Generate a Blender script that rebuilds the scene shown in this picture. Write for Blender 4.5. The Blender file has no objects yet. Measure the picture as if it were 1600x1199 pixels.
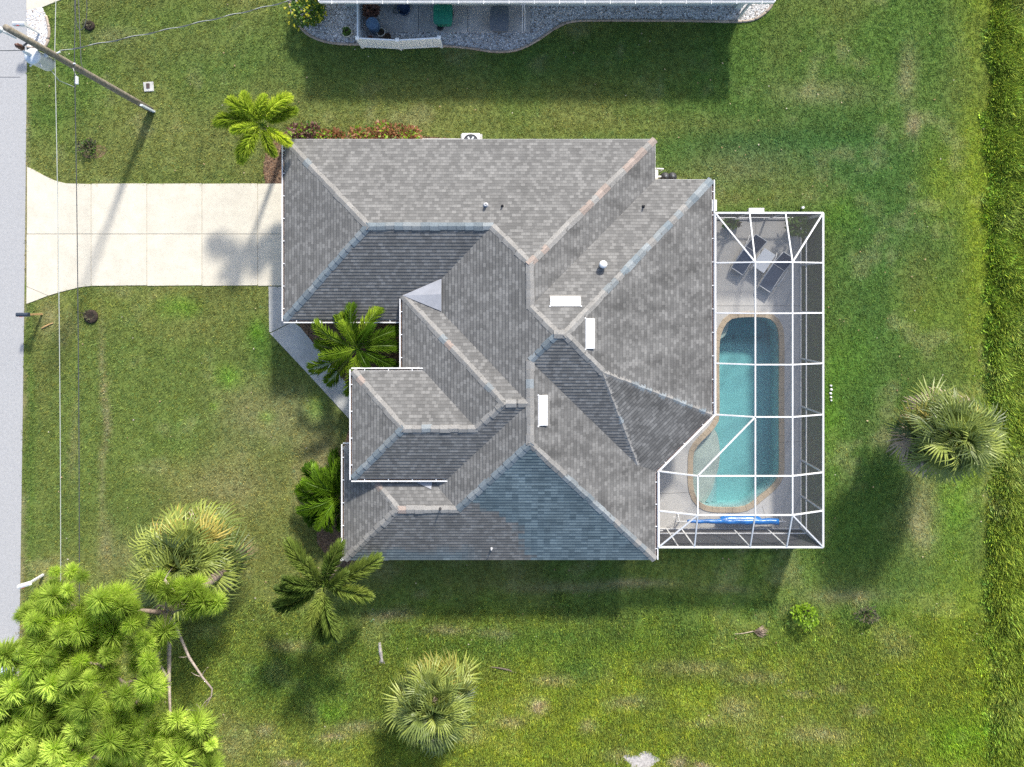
import bpy, bmesh, math, random
import numpy as np
from mathutils import Vector, Matrix, Euler
from mathutils.geometry import delaunay_2d_cdt, tessellate_polygon

# ------------------------------------------------------------------ camera, sky, sun, exposure
scene = bpy.context.scene
COL = scene.collection
H = 35.0            # flying height of the drone (m)
K = 33.4            # survey scale: photo pixels per metre on the ground
cam_d = bpy.data.cameras.new('camera')
cam = bpy.data.objects.new('camera', cam_d)
COL.objects.link(cam)
cam.location = (0, 0, H)
cam.rotation_euler = (0, 0, 0)
cam_d.sensor_width = 36.0
cam_d.sensor_fit = 'HORIZONTAL'
cam_d.lens = 36.0 * H / (1600.0 / K)
cam_d.shift_y = -139.5 / 1600.0
cam_d.clip_end = 2000
scene.camera = cam

SUN_EL, SHADOW = math.radians(33.5), Vector((-0.342, -0.940, 0))
world = bpy.data.worlds.new('World')
scene.world = world
world.use_nodes = True
wn = world.node_tree.nodes
sky = wn.new('ShaderNodeTexSky')
sky.sky_type = 'NISHITA'
sky.sun_disc = False
sky.sun_elevation = SUN_EL
sky.sun_rotation = math.atan2(-SHADOW.x, -SHADOW.y)
sky.dust_density = 2.0
wn['Background'].inputs['Strength'].default_value = 0.15
world.node_tree.links.new(sky.outputs[0], wn['Background'].inputs['Color'])
sun_d = bpy.data.lights.new('sun', 'SUN')
sun_d.energy = 3.5
sun_d.angle = math.radians(4.0)
sun_d.color = (1.0, 0.955, 0.88)
sun = bpy.data.objects.new('sun', sun_d)
COL.objects.link(sun)
sun_dir = (SHADOW * math.cos(SUN_EL) + Vector((0, 0, -math.sin(SUN_EL)))).normalized()
sun.rotation_euler = sun_dir.to_track_quat('-Z', 'Y').to_euler()
sun.location = (0, 0, 60)
vs = scene.view_settings
vs.view_transform = 'Standard'
vs.look = 'None'
vs.gamma = 1
vs.use_curve_mapping = False
vs.exposure = 0.93
scene.render.engine = 'CYCLES'
scene.cycles.use_denoising = False
scene.cycles.max_bounces = 8
scene.cycles.transparent_max_bounces = 16

random.seed(7)
rng = np.random.default_rng(11)
R = math.radians


def P(px, py, z=0.0):
    """survey pixel -> metres at height z"""
    s = (H - z) / H / K
    return Vector(((px - 800) * s, (460 - py) * s, z))


# ------------------------------------------------------------------ materials
MATS = {}


def node(nt, t, **kw):
    n = nt.nodes.new(t)
    for k, v in kw.items():
        setattr(n, k, v)
    return n


def mat(name, col, rough=0.75, var=0.15, scale=6.0, bump=0.0, bscale=40.0, metal=0.0, spec=0.35,
        stain=0.0, trans=0.0, objrand=0.0, hue=None):
    if name in MATS:
        return MATS[name]
    m = bpy.data.materials.new(name)
    m.use_nodes = True
    nt = m.node_tree
    b = nt.nodes['Principled BSDF']
    b.inputs['Roughness'].default_value = rough
    b.inputs['Metallic'].default_value = metal
    b.inputs['Specular IOR Level'].default_value = spec
    tc = node(nt, 'ShaderNodeTexCoord')
    n1 = node(nt, 'ShaderNodeTexNoise')
    n1.inputs['Scale'].default_value = scale
    n1.inputs['Detail'].default_value = 6
    nt.links.new(tc.outputs['Object'], n1.inputs['Vector'])
    mr = node(nt, 'ShaderNodeMapRange')
    mr.inputs['From Min'].default_value = 0.28
    mr.inputs['From Max'].default_value = 0.72
    mr.inputs['To Min'].default_value = 1 - var
    mr.inputs['To Max'].default_value = 1 + var
    nt.links.new(n1.outputs['Fac'], mr.inputs['Value'])
    val = mr.outputs[0]
    if stain:
        n2 = node(nt, 'ShaderNodeTexNoise')
        n2.inputs['Scale'].default_value = scale * 0.16
        n2.inputs['Detail'].default_value = 8
        n2.inputs['Roughness'].default_value = 0.65
        nt.links.new(tc.outputs['Object'], n2.inputs['Vector'])
        m2 = node(nt, 'ShaderNodeMapRange')
        m2.inputs['From Min'].default_value = 0.35
        m2.inputs['From Max'].default_value = 0.65
        m2.inputs['To Min'].default_value = 1 - stain
        m2.inputs['To Max'].default_value = 1 + stain * 0.5
        nt.links.new(n2.outputs['Fac'], m2.inputs['Value'])
        mu = node(nt, 'ShaderNodeMath', operation='MULTIPLY')
        nt.links.new(val, mu.inputs[0])
        nt.links.new(m2.outputs[0], mu.inputs[1])
        val = mu.outputs[0]
    if objrand:
        oi = node(nt, 'ShaderNodeObjectInfo')
        m3 = node(nt, 'ShaderNodeMapRange')
        m3.inputs['To Min'].default_value = 1 - objrand
        m3.inputs['To Max'].default_value = 1 + objrand
        nt.links.new(oi.outputs['Random'], m3.inputs['Value'])
        mu = node(nt, 'ShaderNodeMath', operation='MULTIPLY')
        nt.links.new(val, mu.inputs[0])
        nt.links.new(m3.outputs[0], mu.inputs[1])
        val = mu.outputs[0]
    vm = node(nt, 'ShaderNodeVectorMath', operation='SCALE')
    if hue is not None:
        n4 = node(nt, 'ShaderNodeTexNoise')
        n4.inputs['Scale'].default_value = scale * 0.5
        nt.links.new(tc.outputs['Object'], n4.inputs['Vector'])
        mx = node(nt, 'ShaderNodeMix', data_type='RGBA')
        mx.inputs[6].default_value = (*col, 1)
        mx.inputs[7].default_value = (*hue, 1)
        if objrand:
            mth = node(nt, 'ShaderNodeMath', operation='MULTIPLY')
            nt.links.new(oi.outputs['Random'], mth.inputs[0])
            nt.links.new(n4.outputs['Fac'], mth.inputs[1])
            mth2 = node(nt, 'ShaderNodeMath', operation='MULTIPLY')
            mth2.inputs[1].default_value = 1.8
            mth2.use_clamp = True
            nt.links.new(mth.outputs[0], mth2.inputs[0])
            nt.links.new(mth2.outputs[0], mx.inputs[0])
        else:
            nt.links.new(n4.outputs['Fac'], mx.inputs[0])
        nt.links.new(mx.outputs[2], vm.inputs[0])
    else:
        vm.inputs[0].default_value = col
    nt.links.new(val, vm.inputs['Scale'])
    nt.links.new(vm.outputs[0], b.inputs['Base Color'])
    if bump:
        n3 = node(nt, 'ShaderNodeTexNoise')
        n3.inputs['Scale'].default_value = bscale
        n3.inputs['Detail'].default_value = 5
        nt.links.new(tc.outputs['Object'], n3.inputs['Vector'])
        bp = node(nt, 'ShaderNodeBump')
        bp.inputs['Strength'].default_value = bump
        bp.inputs['Distance'].default_value = 0.02
        nt.links.new(n3.outputs['Fac'], bp.inputs['Height'])
        nt.links.new(bp.outputs[0], b.inputs['Normal'])
    if trans:
        tr = node(nt, 'ShaderNodeBsdfTranslucent')
        ms = node(nt, 'ShaderNodeMixShader')
        ms.inputs[0].default_value = trans
        nt.links.new(vm.outputs[0], tr.inputs['Color'])
        nt.links.new(b.outputs[0], ms.inputs[1])
        nt.links.new(tr.outputs[0], ms.inputs[2])
        nt.links.new(ms.outputs[0], nt.nodes['Material Output'].inputs['Surface'])
    MATS[name] = m
    return m


def attr_mat(name, rough=0.9, trans=0.0, var=0.0, scale=18.0, bump=0.0):
    m = bpy.data.materials.new(name)
    m.use_nodes = True
    nt = m.node_tree
    b = nt.nodes['Principled BSDF']
    b.inputs['Roughness'].default_value = rough
    b.inputs['Specular IOR Level'].default_value = 0.2
    at = node(nt, 'ShaderNodeAttribute', attribute_name='col')
    out = at.outputs['Color']
    if var:
        tc = node(nt, 'ShaderNodeTexCoord')
        n1 = node(nt, 'ShaderNodeTexNoise')
        n1.inputs['Scale'].default_value = scale
        n1.inputs['Detail'].default_value = 8
        n1.inputs['Roughness'].default_value = 0.7
        nt.links.new(tc.outputs['Object'], n1.inputs['Vector'])
        mr = node(nt, 'ShaderNodeMapRange')
        mr.inputs['From Min'].default_value = 0.3
        mr.inputs['From Max'].default_value = 0.7
        mr.inputs['To Min'].default_value = 1 - var
        mr.inputs['To Max'].default_value = 1 + var
        nt.links.new(n1.outputs['Fac'], mr.inputs['Value'])
        vm = node(nt, 'ShaderNodeVectorMath', operation='SCALE')
        nt.links.new(out, vm.inputs[0])
        nt.links.new(mr.outputs[0], vm.inputs['Scale'])
        out = vm.outputs[0]
        if bump:
            bp = node(nt, 'ShaderNodeBump')
            bp.inputs['Strength'].default_value = bump
            bp.inputs['Distance'].default_value = 0.05
            nt.links.new(n1.outputs['Fac'], bp.inputs['Height'])
            nt.links.new(bp.outputs[0], b.inputs['Normal'])
    nt.links.new(out, b.inputs['Base Color'])
    if trans:
        tr = node(nt, 'ShaderNodeBsdfTranslucent')
        ms = node(nt, 'ShaderNodeMixShader')
        ms.inputs[0].default_value = trans
        nt.links.new(out, tr.inputs['Color'])
        nt.links.new(b.outputs[0], ms.inputs[1])
        nt.links.new(tr.outputs[0], ms.inputs[2])
        nt.links.new(ms.outputs[0], nt.nodes['Material Output'].inputs['Surface'])
    return m


def shingle_mat(name, patch=False, algae=0.25):
    m = bpy.data.materials.new(name)
    m.use_nodes = True
    nt = m.node_tree
    L = nt.links.new
    b = nt.nodes['Principled BSDF']
    b.inputs['Roughness'].default_value = 0.92
    b.inputs['Specular IOR Level'].default_value = 0.2
    uv = node(nt, 'ShaderNodeUVMap', uv_map='UVMap')
    br = node(nt, 'ShaderNodeTexBrick', offset=0.5, squash=1.0)
    br.inputs['Scale'].default_value = 1.0
    br.inputs['Brick Width'].default_value = 0.185
    br.inputs['Row Height'].default_value = 0.145
    br.inputs['Mortar Size'].default_value = 0.005
    br.inputs['Mortar Smooth'].default_value = 0.3
    br.inputs['Bias'].default_value = -0.25
    br.inputs['Color1'].default_value = (0.128, 0.126, 0.121, 1)
    br.inputs['Color2'].default_value = (0.222, 0.218, 0.208, 1)
    br.inputs['Mortar'].default_value = (0.1, 0.099, 0.097, 1)
    L(uv.outputs[0], br.inputs['Vector'])
    col = br.outputs['Color']
    # second layer of laminated tabs
    br2 = node(nt, 'ShaderNodeTexBrick', offset=0.37, squash=1.0)
    br2.inputs['Scale'].default_value = 1.0
    br2.inputs['Brick Width'].default_value = 0.43
    br2.inputs['Row Height'].default_value = 0.145
    br2.inputs['Mortar Size'].default_value = 0.0
    br2.inputs['Color1'].default_value = (0.95, 0.95, 0.95, 1)
    br2.inputs['Color2'].default_value = (1.06, 1.06, 1.06, 1)
    L(uv.outputs[0], br2.inputs['Vector'])
    mx = node(nt, 'ShaderNodeMix', data_type='RGBA', blend_type='MULTIPLY')
    mx.inputs[0].default_value = 1
    L(col, mx.inputs[6])
    L(br2.outputs['Color'], mx.inputs[7])
    col = mx.outputs[2]
    if patch:
        sn = node(nt, 'ShaderNodeVectorMath', operation='SNAP')
        sn.inputs[1].default_value = (0.27, 0.145, 1)
        L(uv.outputs[0], sn.inputs[0])
        wnz = node(nt, 'ShaderNodeTexWhiteNoise', noise_dimensions='2D')
        L(sn.outputs[0], wnz.inputs['Vector'])
        nz = node(nt, 'ShaderNodeTexNoise')
        nz.inputs['Scale'].default_value = 0.9
        nz.inputs['Detail'].default_value = 5
        L(sn.outputs[0], nz.inputs['Vector'])
        sx = node(nt, 'ShaderNodeSeparateXYZ')
        L(sn.outputs[0], sx.inputs[0])

        def mr(v, a, c, d, e):
            q = node(nt, 'ShaderNodeMapRange')
            for i, x in enumerate((a, c, d, e)):
                q.inputs[i + 1].default_value = x
            L(v, q.inputs[0])
            return q.outputs[0]

        def ma(op, x, y):
            q = node(nt, 'ShaderNodeMath', operation=op)
            for i, w in enumerate((x, y)):
                if isinstance(w, (int, float)):
                    q.inputs[i].default_value = w
                else:
                    L(w, q.inputs[i])
            return q.outputs[0]
        slope = math.sqrt(1 + (5 / 12) ** 2)
        edge = ma('ADD', mr(sx.outputs[1], -9.8 * slope, -8.6 * slope, 0.0, -2.0), mr(sx.outputs[1], -11.4 * slope, -9.8 * slope, 0.55, 0.0))
        d = ma('SUBTRACT', sx.outputs[0], edge)
        d = ma('ADD', d, ma('MULTIPLY', ma('SUBTRACT', nz.outputs['Fac'], 0.5), 0.8))
        d = ma('ADD', d, ma('MULTIPLY', ma('SUBTRACT', wnz.outputs['Value'], 0.5), 0.5))
        m1 = mr(d, -0.05, 0.15, 0, 1)
        # replaced strip along the lower eave
        e = ma('SUBTRACT', -11.0 * slope, sx.outputs[1])
        e = ma('ADD', e, ma('MULTIPLY', ma('SUBTRACT', nz.outputs['Fac'], 0.5), 1.6))
        m2 = ma('MULTIPLY', mr(e, -0.05, 0.25, 0, 0.7), mr(sx.outputs[0], -1.2, -2.4, 0, 1))
        msk = ma('MAXIMUM', m1, m2)
        bl = node(nt, 'ShaderNodeMix', data_type='RGBA')
        bl.inputs[6].default_value = (0.08, 0.112, 0.128, 1)
        bl.inputs[7].default_value = (0.165, 0.215, 0.232, 1)
        L(wnz.outputs['Value'], bl.inputs[0])
        mo = node(nt, 'ShaderNodeMix', data_type='RGBA')
        mo.inputs[7].default_value = (0.08, 0.11, 0.125, 1)
        L(br.outputs['Fac'], mo.inputs[0])
        L(bl.outputs[2], mo.inputs[6])
        # single weathered tabs among the newer ones
        nz2 = node(nt, 'ShaderNodeTexNoise')
        nz2.inputs['Scale'].default_value = 0.55
        nz2.inputs['Detail'].default_value = 2
        L(sn.outputs[0], nz2.inputs['Vector'])
        wt_ = ma('MULTIPLY', mr(nz2.outputs['Fac'], 0.5, 0.6, 0, 1), mr(wnz.outputs['Value'], 0.62, 0.7, 0, 0.65))
        mw = node(nt, 'ShaderNodeMix', data_type='RGBA')
        L(wt_, mw.inputs[0])
        L(mo.outputs[2], mw.inputs[6])
        mw.inputs[7].default_value = (0.06, 0.085, 0.1, 1)
        mo = mw
        m3 = node(nt, 'ShaderNodeMix', data_type='RGBA')
        L(msk, m3.inputs[0])
        L(col, m3.inputs[6])
        L(mo.outputs[2], m3.inputs[7])
        col = m3.outputs[2]
    # weathering: broad blotches and dark streaks that follow the slope
    mp = node(nt, 'ShaderNodeMapping')
    mp.inputs['Scale'].default_value = (0.9, 0.35, 1)
    L(uv.outputs[0], mp.inputs[0])
    n1 = node(nt, 'ShaderNodeTexNoise')
    n1.inputs['Scale'].default_value = 1.3
    n1.inputs['Detail'].default_value = 9
    n1.inputs['Roughness'].default_value = 0.62
    L(mp.outputs[0], n1.inputs['Vector'])
    r1 = node(nt, 'ShaderNodeMapRange')
    r1.inputs[1].default_value = 0.36
    r1.inputs[2].default_value = 0.6
    r1.inputs[3].default_value = 1 - algae
    r1.inputs[4].default_value = 1.04
    L(n1.outputs['Fac'], r1.inputs[0])
    n2 = node(nt, 'ShaderNodeTexNoise')
    n2.inputs['Scale'].default_value = 30
    n2.inputs['Detail'].default_value = 3
    L(uv.outputs[0], n2.inputs['Vector'])
    r2 = node(nt, 'ShaderNodeMapRange')
    r2.inputs[3].default_value = 0.75
    r2.inputs[4].default_value = 1.25
    L(n2.outputs['Fac'], r2.inputs[0])
    mm = node(nt, 'ShaderNodeMath', operation='MULTIPLY')
    L(r1.outputs[0], mm.inputs[0])
    L(r2.outputs[0], mm.inputs[1])
    # dark line painted at each course's butt edge: lap shadow and asphalt core
    sp0 = node(nt, 'ShaderNodeSeparateXYZ')
    L(uv.outputs[0], sp0.inputs[0])
    dv0 = node(nt, 'ShaderNodeMath', operation='DIVIDE')
    dv0.inputs[1].default_value = 0.145
    L(sp0.outputs[1], dv0.inputs[0])
    fr0 = node(nt, 'ShaderNodeMath', operation='FRACT')
    L(dv0.outputs[0], fr0.inputs[0])
    r0 = node(nt, 'ShaderNodeMapRange')
    r0.inputs[1].default_value = 0.1
    r0.inputs[2].default_value = 0.24
    r0.inputs[3].default_value = 0.8
    r0.inputs[4].default_value = 1.02
    L(fr0.outputs[0], r0.inputs[0])
    mm0 = node(nt, 'ShaderNodeMath', operation='MULTIPLY')
    L(mm.outputs[0], mm0.inputs[0])
    L(r0.outputs[0], mm0.inputs[1])
    mm = mm0
    sc = node(nt, 'ShaderNodeVectorMath', operation='SCALE')
    L(col, sc.inputs[0])
    L(mm.outputs[0], sc.inputs['Scale'])
    L(sc.outputs[0], b.inputs['Base Color'])
    # lap relief: each course is thickest at its lower edge
    sp = node(nt, 'ShaderNodeSeparateXYZ')
    L(uv.outputs[0], sp.inputs[0])
    dv = node(nt, 'ShaderNodeMath', operation='DIVIDE')
    dv.inputs[1].default_value = 0.145
    L(sp.outputs[1], dv.inputs[0])
    fr = node(nt, 'ShaderNodeMath', operation='FRACT')
    L(dv.outputs[0], fr.inputs[0])
    su = node(nt, 'ShaderNodeMath', operation='SUBTRACT')
    su.inputs[0].default_value = 1
    L(fr.outputs[0], su.inputs[1])
    ad = node(nt, 'ShaderNodeMath', operation='ADD')
    L(su.outputs[0], ad.inputs[0])
    L(n2.outputs['Fac'], ad.inputs[1])
    bp = node(nt, 'ShaderNodeBump')
    bp.inputs['Strength'].default_value = 0.5
    bp.inputs['Distance'].default_value = 0.01
    L(n2.outputs['Fac'], bp.inputs['Height'])
    L(bp.outputs[0], b.inputs['Normal'])
    return m


def screen_mat(name, col, opacity):
    m = bpy.data.materials.new(name)
    m.use_nodes = True
    nt = m.node_tree
    b = nt.nodes['Principled BSDF']
    b.inputs['Base Color'].default_value = (*col, 1)
    b.inputs['Roughness'].default_value = 0.8
    tr = node(nt, 'ShaderNodeBsdfTransparent')
    ms = node(nt, 'ShaderNodeMixShader')
    L = nt.links.new
    ge = node(nt, 'ShaderNodeNewGeometry')
    dt = node(nt, 'ShaderNodeVectorMath', operation='DOT_PRODUCT')
    L(ge.outputs['Normal'], dt.inputs[0])
    L(ge.outputs['Incoming'], dt.inputs[1])
    ab = node(nt, 'ShaderNodeMath', operation='ABSOLUTE')
    L(dt.outputs['Value'], ab.inputs[0])
    mxm = node(nt, 'ShaderNodeMath', operation='MAXIMUM')
    mxm.inputs[1].default_value = 0.04
    L(ab.outputs[0], mxm.inputs[0])
    dv = node(nt, 'ShaderNodeMath', operation='DIVIDE')
    dv.inputs[0].default_value = 1.0
    L(mxm.outputs[0], dv.inputs[1])
    pw = node(nt, 'ShaderNodeMath', operation='POWER')   # open share of the weave along the ray
    pw.inputs[0].default_value = 1 - opacity
    L(dv.outputs[0], pw.inputs[1])
    L(pw.outputs[0], ms.inputs[0])
    L(b.outputs[0], ms.inputs[1])
    L(tr.outputs[0], ms.inputs[2])
    L(ms.outputs[0], nt.nodes['Material Output'].inputs['Surface'])
    return m


def water_mat():
    m = bpy.data.materials.new('pool_water')
    m.use_nodes = True
    nt = m.node_tree
    L = nt.links.new
    nt.nodes.remove(nt.nodes['Principled BSDF'])
    tr = node(nt, 'ShaderNodeBsdfTransparent')
    gl = node(nt, 'ShaderNodeBsdfGlossy')
    gl.inputs['Roughness'].default_value = 0.03
    ms = node(nt, 'ShaderNodeMixShader')
    tc = node(nt, 'ShaderNodeTexCoord')
    nz = node(nt, 'ShaderNodeTexNoise')
    nz.inputs['Scale'].default_value = 3.5
    nz.inputs['Detail'].default_value = 3
    bp = node(nt, 'ShaderNodeBump')
    bp.inputs['Strength'].default_value = 0.25
    bp.inputs['Distance'].default_value = 0.05
    L(tc.outputs['Object'], nz.inputs['Vector'])
    L(nz.outputs['Fac'], bp.inputs['Height'])
    L(bp.outputs[0], gl.inputs['Normal'])
    ms.inputs[0].default_value = 0.045
    L(tr.outputs[0], ms.inputs[1])
    L(gl.outputs[0], ms.inputs[2])
    out = nt.nodes['Material Output']
    L(ms.outputs[0], out.inputs['Surface'])
    va = node(nt, 'ShaderNodeVolumeAbsorption')
    va.inputs['Color'].default_value = (0.4, 0.9, 0.92, 1)
    va.inputs['Density'].default_value = 0.5
    L(va.outputs[0], out.inputs['Volume'])
    return m


WHITE = mat('white_aluminium', (0.66, 0.66, 0.655), 0.45, 0.05, 3, stain=0.14)
GUTTER_IN = mat('gutter_litter', (0.11, 0.075, 0.055), 0.95, 0.4, 9, 0.4, 50)
STUCCO = mat('stucco', (0.62, 0.57, 0.48), 0.9, 0.06, 3, 0.3, 60)
STUCCO_N = mat('neighbour_stucco', (0.42, 0.5, 0.5), 0.9, 0.06, 3, 0.3, 60)
CONC = mat('pale_concrete', (0.56, 0.515, 0.42), 0.88, 0.05, 9, 0.25, 70, stain=0.09, objrand=0.025)
CONC_G = mat('grey_concrete', (0.44, 0.435, 0.41), 0.88, 0.08, 7, 0.25, 70, stain=0.14, objrand=0.05)
PATIO = mat('patio_concrete', (0.46, 0.44, 0.42), 0.9, 0.1, 5, 0.25, 60, stain=0.25, objrand=0.06)
DECK = mat('pool_deck_coating', (0.52, 0.505, 0.475), 0.85, 0.05, 12, 0.3, 90, stain=0.07)
COPING = mat('tan_coping', (0.44, 0.355, 0.25), 0.8, 0.1, 9, 0.3, 60, objrand=0.05)
PLASTER = mat('pool_plaster', (0.4, 0.5, 0.49), 0.7, 0.08, 2.0, stain=0.08)
SHELF = mat('shelf_plaster', (0.46, 0.455, 0.4), 0.7, 0.06, 3.0, stain=0.1)
ASPHALT = mat('pale_worn_asphalt', (0.35, 0.35, 0.352), 0.92, 0.12, 60, 0.4, 90, stain=0.1)
EDGE = mat('bed_edging', (0.33, 0.27, 0.22), 0.9, 0.2, 10, 0.3, 50, objrand=0.15)
MULCH = mat('mulch', (0.09, 0.052, 0.034), 0.95, 0.5, 14, 0.8, 30, hue=(0.2, 0.13, 0.08))
GRAVEL = mat('gravel_base', (0.42, 0.41, 0.4), 0.95, 0.45, 22, 0.8, 40)
STONE = mat('white_stone', (0.62, 0.61, 0.6), 0.85, 0.3, 25)
SOIL = mat('sandy_soil', (0.42, 0.37, 0.3), 0.95, 0.25, 6, 0.5, 30)
WOOD = mat('weathered_wood', (0.2, 0.175, 0.135), 0.9, 0.4, 12, 0.5, 30)
GREY_METAL = mat('grey_paint_metal', (0.62, 0.66, 0.7), 0.4, 0.05, 4, stain=0.1)
DARK_METAL = mat('dark_metal', (0.06, 0.065, 0.075), 0.5, 0.1, 6)
BROWN_INS = mat('brown_porcelain', (0.1, 0.05, 0.04), 0.3, 0.1, 6)
BLACK = mat('black_plastic', (0.03, 0.03, 0.033), 0.55, 0.15, 6)
FLASH = mat('flashing_metal', (0.34, 0.345, 0.365), 0.6, 0.08, 5, stain=0.12)
CABLE = mat('dark_cable', (0.05, 0.055, 0.06), 0.6, 0.1, 3)
ALWIRE = mat('aluminium_wire', (0.36, 0.38, 0.36), 0.45, 0.1, 3)
GREEN_PL = mat('green_plastic', (0.015, 0.2, 0.12), 0.45, 0.1, 3, stain=0.15)
GREY_PL = mat('grey_plastic', (0.13, 0.14, 0.155), 0.5, 0.1, 3, stain=0.2)
BLUE_PL = mat('blue_plastic', (0.1, 0.17, 0.26), 0.5, 0.12, 4, stain=0.15)
TERRA = mat('terracotta', (0.4, 0.16, 0.09), 0.85, 0.15, 8)
CERAM = mat('pale_ceramic', (0.55, 0.52, 0.45), 0.7, 0.12, 8)
POTSOIL = mat('pot_soil', (0.05, 0.035, 0.025), 0.95, 0.4, 20)
SLING = mat('navy_sling', (0.055, 0.075, 0.115), 0.8, 0.08, 40, objrand=0.06)
COVER = mat('blue_pool_cover', (0.01, 0.16, 0.5), 0.3, 0.2, 6, 0.5, 9, spec=0.6)
VINYL = mat('white_vinyl', (0.8, 0.82, 0.82), 0.45, 0.03, 4, stain=0.05)
TEAK = mat('dry_stick', (0.42, 0.27, 0.12), 0.9, 0.25, 9)
BARK = mat('pine_bark', (0.2, 0.15, 0.12), 0.95, 0.45, 9, 0.9, 16, hue=(0.24, 0.185, 0.15))
DEADWOOD = mat('bare_grey_wood', (0.33, 0.27, 0.23), 0.9, 0.3, 9, 0.5, 30)
PALMBARK = mat('palm_trunk', (0.23, 0.18, 0.13), 0.95, 0.35, 8, 0.9, 18)
L_PINE = mat('pine_needles', (0.42, 0.58, 0.09), 0.55, 0.15, 5, trans=0.5, objrand=0.25, hue=(0.6, 0.7, 0.15))
L_FOX = mat('foxtail_leaf', (0.15, 0.24, 0.04), 0.5, 0.25, 4, trans=0.35, objrand=0.3, hue=(0.25, 0.29, 0.06))
L_GOLD = mat('golden_palm_leaf', (0.4, 0.54, 0.05), 0.5, 0.2, 4, trans=0.5, objrand=0.25, hue=(0.58, 0.64, 0.08))
L_LUSH = mat('lush_palm_leaf', (0.1, 0.22, 0.015), 0.4, 0.2, 4, trans=0.35, objrand=0.3, hue=(0.24, 0.33, 0.03))
L_CYC = mat('cycad_leaf', (0.06, 0.15, 0.012), 0.35, 0.2, 4, trans=0.25, objrand=0.35, hue=(0.14, 0.24, 0.015), spec=0.5)
L_SAB = mat('sabal_leaf', (0.12, 0.18, 0.045), 0.45, 0.2, 4, trans=0.3, objrand=0.4, hue=(0.26, 0.3, 0.06), spec=0.5)
L_SABY = mat('sabal_leaf_yellow', (0.22, 0.25, 0.045), 0.55, 0.2, 4, trans=0.3, objrand=0.3, hue=(0.38, 0.3, 0.07))
L_SABD = mat('sabal_leaf_dead', (0.4, 0.32, 0.24), 0.8, 0.25, 4, trans=0.2, objrand=0.3)
L_BUSH = mat('bush_leaf', (0.05, 0.13, 0.015), 0.5, 0.35, 6, trans=0.3, hue=(0.12, 0.2, 0.02))
L_LIME = mat('lime_leaf', (0.14, 0.28, 0.01), 0.5, 0.3, 6, trans=0.3, hue=(0.25, 0.36, 0.02))
L_YEL = mat('yellow_leaf', (0.42, 0.4, 0.02), 0.5, 0.25, 6, trans=0.3)
L_RED = mat('copper_leaf', (0.36, 0.11, 0.06), 0.5, 0.45, 9, trans=0.25, hue=(0.16, 0.13, 0.04))
L_PURP = mat('purple_leaf', (0.1, 0.045, 0.04), 0.5, 0.45, 9, trans=0.25, hue=(0.2, 0.1, 0.06))
L_DARK = mat('dark_clump_leaf', (0.035, 0.06, 0.02), 0.7, 0.4, 9, hue=(0.1, 0.07, 0.04))
STEM = mat('stem', (0.12, 0.085, 0.05), 0.9, 0.25, 8)
ROOF = shingle_mat('grey_shingles', False, 0.1)
ROOF_E = shingle_mat('stained_grey_shingles', False, 0.36)
ROOF_S = shingle_mat('patched_shingles', True, 0.16)
CAPS = [mat('cap_grey', (0.225, 0.218, 0.205), 0.92, 0.2, 14, 0.5, 50, objrand=0.12),
        mat('cap_blue_grey', (0.2, 0.22, 0.228), 0.92, 0.2, 14, 0.5, 50, objrand=0.18),
        mat('cap_tan', (0.26, 0.213, 0.185), 0.92, 0.2, 14, 0.5, 50, objrand=0.15),
        mat('cap_slate', (0.15, 0.178, 0.195), 0.92, 0.2, 14, 0.5, 50, objrand=0.15)]
SCREEN_TOP = screen_mat('roof_screen_mesh', (0.1, 0.1, 0.105), 0.15)
SCREEN_SIDE = screen_mat('wall_screen_mesh', (0.06, 0.06, 0.068), 0.55)
WATER = water_mat()
GLASS = mat('window_glass', (0.03, 0.04, 0.05), 0.08, 0.05, 2, spec=0.8)
CARPAINT = mat('car_paint', (0.5, 0.58, 0.68), 0.25, 0.02, 2, spec=0.6)


# ------------------------------------------------------------------ mesh helpers
def root_off(o):
    v = Vector((0, 0, 0))
    while o is not None:
        v += o.location
        o = o.parent
    return v


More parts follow.
